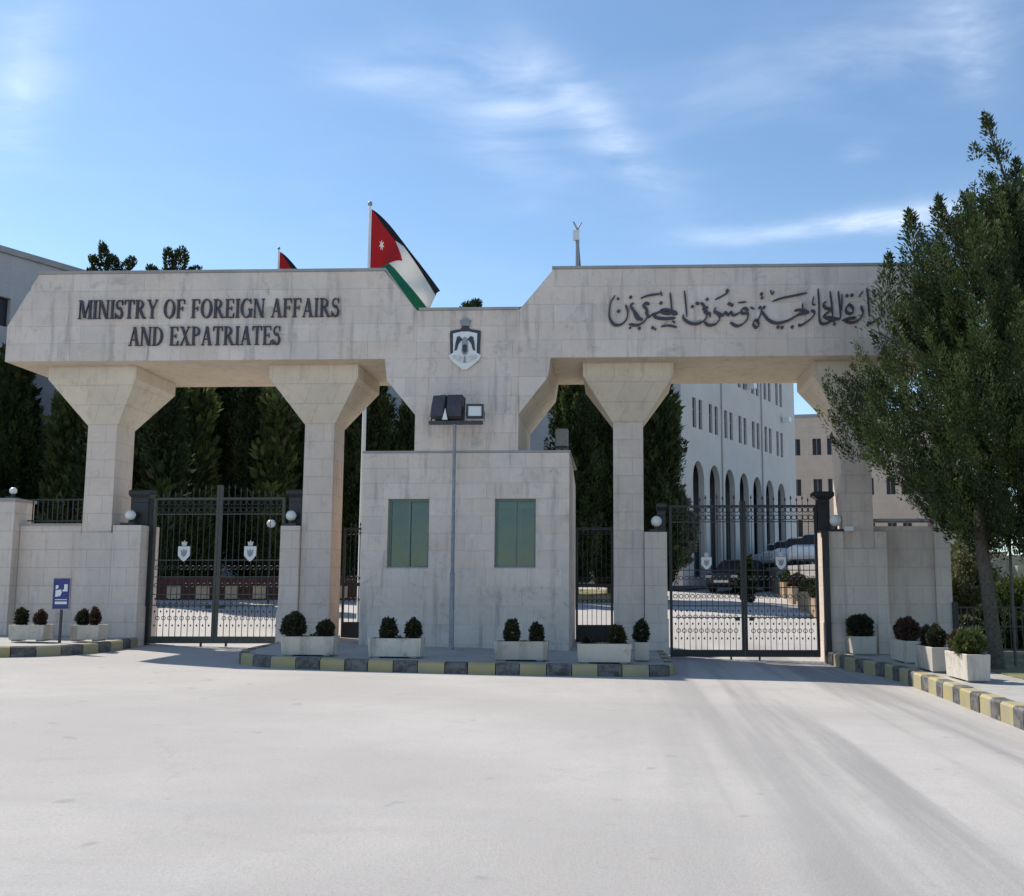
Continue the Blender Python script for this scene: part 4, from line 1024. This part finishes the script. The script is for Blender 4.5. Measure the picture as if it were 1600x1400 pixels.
right_p = [(8.67, -1.3, 'topiary_red', 'sunlit corner planter with reddish shrub, farthest of the three on the right kerb', 'reddish shrub in the farthest planter of the right kerb', .18, .42),
           (8.60, -3.05, 'topiary', 'sunlit corner planter with dark shrubs, middle of the three on the right kerb', 'dark shrub in the middle planter of the right kerb', .15, .36),
           (8.64, -4.55, 'lightleaf', 'sunlit corner planter with bright green shrub, nearest of the three on the right kerb', 'bright green loose shrub in the nearest planter of the right kerb', .2, .5)]
for i, (x, y, mt, lb, ls, r, h) in enumerate(right_p):
    z = gz(x, y)+.237
    planter(lb, x, y, z, R(90), 1.0, .36, .42)
    if i < 2:
        topiary(ls, x, y-.2, z+.37, r, h, mt); topiary(['second reddish shrub at the back of the farthest right kerb planter', 'second dark shrub at the back of the middle right kerb planter'][i], x, y+.25, z+.37, r*.8, h*.9, mt)
    else:
        bush(ls, x, y-.15, z+.36, .22, .34, mt, n=90, lf=45, ll=.08, lw=.025)
        topiary('reddish brown shrub behind the bright green one in the nearest right kerb planter', x-.02, y+.33, z+.37, .15, .32, 'topiary_red')
    low_plants('low plants in the '+['farthest', 'middle', 'nearest'][i]+' planter of the right kerb', x, y, z+.375, .85, .24, R(90), 40+i)

# ------------------------------------------------------------------ low fence, post and rubble at right
fe = thing('low_fence', 'low black iron fence behind the tree at the far right', 'fence', (10.5, 1.3, gz(10.5, 1.3)+.2))
MB().box(-.06, .06, -.06, .06, 0, 1.15).build('post', M['iron'], fe)
bar = MB().box(-.011, .011, -.011, .011, .05, 1.05).mesh('bar', M['iron'])
for i in range(40):
    o = link('bar', bar, fe); o.location = (.14+i*.13, 0, 0)
for z in (1.03, .12, .62): MB().box(.06, 5.4, -.018, .018, z-.02, z+.02).build('rail', M['iron'], fe)
for x in (1.85, 3.65): MB().box(x-.035, x+.035, -.035, .035, 0, 1.1).build('post', M['iron'], fe)
pp = thing('steel_post', 'thin tall brown post at the right edge of the picture', 'post', (10.42, -2.0, gz(10.4, -2)+.25))
MB().tube([(0, 0, -.1), (0, 0, 3.6)], .028, 8).build('pole', M['olive'], pp)
MB().box(-.05, .55, -.012, .012, 2.2, 2.24).build('arm', M['olive'], pp)
rw = thing('rubble_wall', 'rough beige rubble bank beyond the low fence', 'wall', (14, 8.2, 0))
rg = random.Random(5)
for i in range(110):
    x = rg.uniform(-2.6, 4.5); zz = rg.uniform(.1, 2.6); s = rg.uniform(.14, .32)
    mb = MB(); bmv = []
    for k in range(8):
        bmv.append(((-1 if k in (0, 3, 4, 7) else 1)*s*rg.uniform(.7, 1.2), (-1 if k in (0, 1, 4, 5) else 1)*s*.7*rg.uniform(.7, 1.2), (-1 if k < 4 else 1)*s*.6*rg.uniform(.7, 1.2)))
    mb.add(bmv, [(0, 3, 2, 1), (4, 5, 6, 7), (0, 1, 5, 4), (1, 2, 6, 5), (2, 3, 7, 6), (3, 0, 4, 7)])
    mb.build('stone', M['rock'], rw, (x, zz*.5+rg.uniform(-.1, .1), zz), rg.uniform(-.5, .5))
mb = MB(); mb.prism([(-2.9, -.2), (5, -.2), (5, 2.6), (-2.9, 2.4)], .9, 2.4); mb.build('bank', M['rock'], rw)

# ------------------------------------------------------------------ inside the compound
bw = thing('bed_wall', 'low red topped wall with stone blocks below the dark trees beyond the left gate', 'wall', (-11.8, 13.87, gz(-11.8, 13.87)), R(16.8))
MB().box(-4, 10, -.12, .12, -.2, .55).build('wall_panel', M['red'], bw)
MB().box(-4, 10, -.17, .17, .55, .78).build('coping', M['red'], bw)
for i in range(15):
    MB().box(-.22, .22, -.1, .1, 0, .46).build('stone_block', M['tanplanter'], bw, (-3.5+i*.95, -.2, .03), bevel=.01)
bed = raised('garden_bed', [(-22, 11.2), (-15.6, 12.9), (-2.2, 16.9), (3.6, 17.0), (4.9, 17.4), (5.2, 21), (-24, 21)], .25, M['garden']); tag(bed, kind='structure')
for x, y, h, lb in ((-8.9, 13.2, 2.9, 'white garden globe lamp left of the pair seen above the left gate'), (-8.4, 14.2, 2.8, 'white garden globe lamp right of the pair seen above the left gate')):
    g_ = thing('garden_lamp', lb, 'lamp', (x, y, gz(x, y)), 0, 'garden globe lamps')
    MB().tube([(0, 0, 0), (0, 0, h-.3)], .03, 8).build('pole', M['iron'], g_); MB().sphere((0, 0, h-.15), .15, 16).build('globe', M['frostglass'], g_)

def arcade():
    A_ = Vector((6.77, 25.1, 0)); d = Vector((.481, .876, 0)); rz = math.atan2(d.y, d.x); zb = 1.6
    t = thing('arcaded_building', 'long pale building with a ground floor arcade and paired windows beyond the right gate', 'building', A_, rz)
    L = 15.3; holes = []; arches = [.72+1.98*i for i in range(7)]
    for i, a in enumerate(arches):
        holes.append((a-.66, a+.66, 2.0, 7.55))
    wins = []
    for i in range(7):
        c = .68+1.97*i
        for s in (-.36, .36):
            for z0, z1 in ((9.1, 10.55), (12.1, 13.5)): wins.append((c+s-.21, c+s+.21, z0, z1))
    th = .3
    mb = MB(); wall_holes(mb, L, zb, 15.6, holes+wins, th)
    # frame in local coords: x along facade, y inward?  facade normal points to (+.876,-.481) = local -y
    mb.build('wall', M['rendered'], t)
    for a in arches:
        mb = MB()
        for s in (-1, 1):
            pts = [(a+s*.66, 7.55), (a+s*.66, 6.6)] + [(a+s*.66*math.cos(R(q)), 6.6+.93*math.sin(R(q))) for q in range(15, 90, 15)] + [(a, 7.53), (a, 7.55)]
            mb.prism(pts, .001, th-.01)
        mb.build('arch', M['rendered'], t)
    for a, b, c, d_ in wins:
        w = empty('window', ((a+b)/2, .09, c)); w.parent = t; hw = (b-a)/2
        MB().box(-hw, hw, .03, .05, 0, d_-c).build('pane', M['darkglass'], w)
        mb = MB(); mb.box(-hw, -hw+.04, 0, .03, 0, d_-c); mb.box(hw-.04, hw, 0, .03, 0, d_-c); mb.box(-hw+.04, hw-.04, 0, .03, (d_-c)*.6, (d_-c)*.6+.05); mb.build('frame', M['grey'], w)
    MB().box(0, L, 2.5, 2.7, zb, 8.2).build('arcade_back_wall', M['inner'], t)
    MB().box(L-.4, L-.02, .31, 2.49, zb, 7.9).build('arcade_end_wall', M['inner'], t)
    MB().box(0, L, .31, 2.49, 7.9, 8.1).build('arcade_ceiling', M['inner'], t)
    MB().box(0, L, 2.71, 13, zb, 15.55).build('block', M['rendered'], t)
    # end wall (turned to the camera) as box joined to the block
    MB().box(-1.2, -.002, .0, 22, zb, 15.9).build('end_wall', M['rendered'], t)
    MB().box(-1.3, L+.1, -.12, .0, 15.6, 15.95).build('parapet', M['coping'], t)
    MB().box(-1.32, -1.2, -.12, 22.1, 15.55, 15.96).build('parapet', M['coping'], t)
    for x_ in (3.65, 9.45): MB().tube([(x_, -.06, zb), (x_, -.06, 15.5)], .05, 6).build('downpipe', M['rendered'], t)
    for x_, z_ in ((7.3, 12.2), (13.0, 11.2)):
        mb = MB(); mb.box(-.22, .22, -.5, -.1, 0, .28); mb.tube([(0, 0, .1), (0, -.3, .1)], .03, 6); mb.build('wall_light', M['white'], t, (x_, 0, z_))
arcade()
# antenna on the roof
an = thing('antenna_mast', 'thin white and steel antenna mast with forked tip above the right beam', 'antenna', (1.32, 25.5, 15.5))
MB().tube([(0, 0, -.4), (0, 0, 3.5)], [.12, .09], 8).build('pole', M['grey'], an)
MB().tube([(.3, 0, -.4), (.04, 0, 2.9)], .035, 6).build('strut', M['grey'], an)
MB().box(-.22, .10, -.1, .1, 2.95, 3.45).build('panel', M['white'], an)
mb = MB(); mb.tube([(0, 0, 3.5), (-.2, 0, 3.9)], .04, 6).build('fork', M['grey'], an)
MB().tube([(0, 0, 3.5), (.2, 0, 3.88)], .04, 6).build('fork', M['grey'], an)

sb = thing('tan_building', 'tan stone block with square windows seen past the arcaded building', 'building', (16.6, 58, 0), R(-9))
holes = []
for r in range(4):
    for c in (.9, 2.55, 3.7, 5.4, 6.55, 8.2, 9.35): holes.append((c, c+.68, 12.1-r*3.3, 13.45-r*3.3))
wall_holes(MB(), 14, 1.5, 15.2, holes, .4).build('wall', M['sand'], sb)
for a, b, c, d_ in holes:
    w = empty('window', ((a+b)/2, .2, c)); w.parent = sb
    MB().box(a-(a+b)/2, b-(a+b)/2, .03, .06, 0, d_-c).build('pane', M['darkglass'], w)
    MB().box(-.02, .02, 0, .03, 0, d_-c).build('frame', M['grey'], w)
MB().box(0, 14, .41, 9, 1.5, 15.1).build('block', M['sand'], sb)
MB().box(-.1, 14.1, -.1, 9.1, 15.2, 15.45).build('roof', M['coping'], sb)

lb = thing('side_building', 'plain lavender grey building rising behind the trees at the left edge', 'building', (-31.0, -.2, 0), math.atan2(.876, .481))
L = 50; holes = []
for c in range(3, 48, 4):
    for r in range(4): holes.append((c, c+.9, 12.0-r*3.2, 13.2-r*3.2))
wall_holes(MB(), L, .5, 15.0, holes, .4).build('wall', M['rendered_lav'], lb)
for a, b, c, d_ in holes:
    w = empty('window', ((a+b)/2, .2, c)); w.parent = lb
    MB().box(a-(a+b)/2, b-(a+b)/2, .03, .06, 0, d_-c).build('pane', M['darkglass'], w)
MB().box(0, L, .41, 14, .5, 14.9).build('block', M['rendered_lav'], lb)
MB().box(-.1, L+.1, -.12, 14.1, 15.0, 15.25).build('roof', M['coping'], lb)

# cars
def car(label, x, y, rz, mat, g=None):
    t = thing('parked_car', label, 'car', (x, y, gz(x, y)), rz, g)
    # side profile stations along x: (x, half width, z_bottom, z_top)
    st = [(-2.15, .70, .42, .62), (-2.05, .80, .28, .82), (-1.4, .86, .22, .93), (-.7, .87, .22, .96), (.9, .87, .22, .98), (1.7, .86, .22, .96), (2.05, .80, .28, .88), (2.15, .72, .42, .66)]
    mb = MB(); mb.loft([[(a, -w, zb), (a, w, zb), (a, w*1.0, (zb+zt)/2), (a, w*.93, zt), (a, -w*.93, zt), (a, -w, (zb+zt)/2)] for a, w, zb, zt in st], True, False)
    mb.build('body', mat, t, bevel=.03)
    gl = [(-1.25, .78, .93, .95), (-.55, .66, .93, 1.40), (.9, .66, .93, 1.43), (1.65, .76, .93, .99)]
    mb = MB(); mb.loft([[(a, -.8, zb), (a, .8, zb), (a, w, zt), (a, -w, zt)] for a, w, zb, zt in gl]); mb.build('windows', M['darkglass'], t)
    mb = MB(); mb.box(-.5, .88, -.64, .64, 1.40, 1.47); 
    for s in (-1, 1): mb.tube([(.2, s*.80, .95), (.2, s*.66, 1.42)], .03, 6)
    mb.build('roof', mat, t, bevel=.02)
    wm = MB().tube([(0, -.1, 0), (0, .1, 0)], .31, 18).mesh('wheel', M['rubber']); rm = MB().tube([(0, -.105, 0), (0, .105, 0)], .18, 12).mesh('rim', M['grey'])
    for a in (-1.3, 1.35):
        for s in (-1, 1):
            o = link('wheel', wm, t); o.location = (a, s*.79, .31); q = link('rim', rm, o)
    for s in (-1, 1):
        MB().box(-2.14, -2.08, s*.62-.14, s*.62+.14, .62, .74).build('headlight', M['frostglass'], t)
        MB().box(2.09, 2.15, s*.64-.12, s*.64+.12, .68, .8).build('tail_light', M['goldlamp'], t)
    MB().box(-2.17, -2.13, -.35, .35, .42, .52).build('number_plate', M['white'], t)
    return t
car('dark car parked by the arcade, seen behind the left leaf of the right gate', 8.9, 25.0, R(60), M['cardark'])
terr = [(10.5, 21.5), (10.4, 28.0), (13.2, 38.0), (40, 40), (40, 18), (11.2, 18)]
mb = MB(); mb.add([(x, y, 2.45) for x, y in terr] + [(x, y, 0) for x, y in terr], [tuple(range(6))] + [(i, i+6, (i+1) % 6+6, (i+1) % 6) for i in range(6)])
tag(mb.build('terrace', M['pave']), kind='structure')
for i, (x, y, a) in enumerate([(12.5, 23.6, 170), (12.4, 27.2, 170), (12.4, 30.8, 170), (12.5, 34.4, 170), (12.8, 38.0, 170)]):
    c_ = car(['nearest', 'second', 'third', 'fourth', 'farthest'][i]+' white car of the slanted row behind the right gate', x, y, R(a-115), [M['carwhite'], M['carwhite'], M['silver'], M['carwhite'], M['silver']][i], 'white cars parked in a slanted row'); c_.location.z = 2.46
nm = ['nearest', 'second nearest', 'third', 'fourth', 'fifth', 'sixth', 'farthest']
for i in range(7):
    y = 12.2+i*3.1; x = 9.95+.2*i
    t = thing('stone_planter', nm[i]+' tan planter box along the drive inside the right gate', 'planter', (x, y, gz(x, y)+.1), R(5), 'tan planter boxes along the drive')
    a, b, h = .36, .36, .58
    mb = MB(); rect = lambda hx, hy, zz: [(-hx, -hy, zz), (hx, -hy, zz), (hx, hy, zz), (-hx, hy, zz)]
    mb.loft([rect(a*.9, b*.9, -.3), rect(a, b, h), rect(a-.07, b-.07, h), rect(a-.08, b-.08, h-.1)]); mb.build('box', M['tanplanter'], t)
    bush(nm[i]+' leafy shrub in the tan planters inside the right gate', x, y, gz(x, y)+h, .30, .42, ['cypress', 'lightleaf', 'topiary_red', 'cypress', 'lightleaf', 'cypress', 'cypress'][i], n=70, g='shrubs in the tan planters')
sb2 = raised('pavement', [(9.3, 5.5), (11.2, 33), (12.6, 33), (12.2, 20), (11.2, 14.2), (10.4, 5.5)], .14, M['tanplanter']); tag(sb2, kind='structure')

# ------------------------------------------------------------------ flags
def flag(label, lp, x, y, ztop, pole_h, S=1.0, rz=0.0):
    p = thing('flagpole', lp, 'flagpole', (x, y, gz(x, y)))
    zt = ztop-gz(x, y)
    MB().tube([(0, 0, 0), (0, 0, zt*.5), (0, 0, zt)], [.07, .055, .035], 10).build('pole', M['white'], p)
    MB().sphere((0, 0, zt+.07), .07, 12).build('finial', M['grey'], p)
    nx, nz = 60, 30; vs = []; uv = []
    for j in range(nz+1):
        v = j/nz
        for i in range(nx+1):
            u = i/nx
            # top edge sweeps down in a curve, bottom edge bunches in folds
            tx, tz = 2.05*u**.92, -2.55*u**1.15
            bx, bz = 1.22*u**.95, -1.85-1.25*u**1.1
            w_ = np.interp(v, [0, .3333, .6667, 1], [0, .42, .91, 1])
            w_ = v + (w_-v)*min(1, u*2.2)
            w_ = float(min(1, max(0, w_)))
            X = bx*(1-w_)+tx*w_; Z = bz*(1-w_)+tz*w_
            Y = (.22*math.sin(u*7.5+v*3.2)*u + .10*math.sin(u*15-v*6+1)*u + .35*(1-v)*u)
            X += .05*math.sin(v*9+u*5)*u
            vs.append((X*S, Y*S, Z*S)); uv.append((u, v))
    fs = [(j*(nx+1)+i, j*(nx+1)+i+1, (j+1)*(nx+1)+i+1, (j+1)*(nx+1)+i) for j in range(nz) for i in range(nx)]
    me = bpy.data.meshes.new('flag'); me.from_pydata(vs, [], fs); me.polygons.foreach_set('use_smooth', [True]*len(fs))
    ul = me.uv_layers.new(name='UVMap')
    for li, lo in enumerate(me.loops): ul.data[li].uv = uv[lo.vertex_index]
    me.materials.append(M['flag']); o = link('flag', me); o.location = (x+.05, y, ztop-.1); o.rotation_euler = (0, 0, rz)
    so_ = o.modifiers.new('thickness', 'SOLIDIFY'); so_.thickness = .006
    tag(o, label, 'flag')
flag('red, black, white and green flag flying above the gap in the middle of the gateway', 'white flagpole of the large flag between the beams', -3.98, 6.7, 12.60, 12)
flag('mostly hidden dark tipped flag peeping over the left beam', 'thin flagpole whose tip shows over the left beam', -12.95, 24.0, 17.6, 12, 1.3)
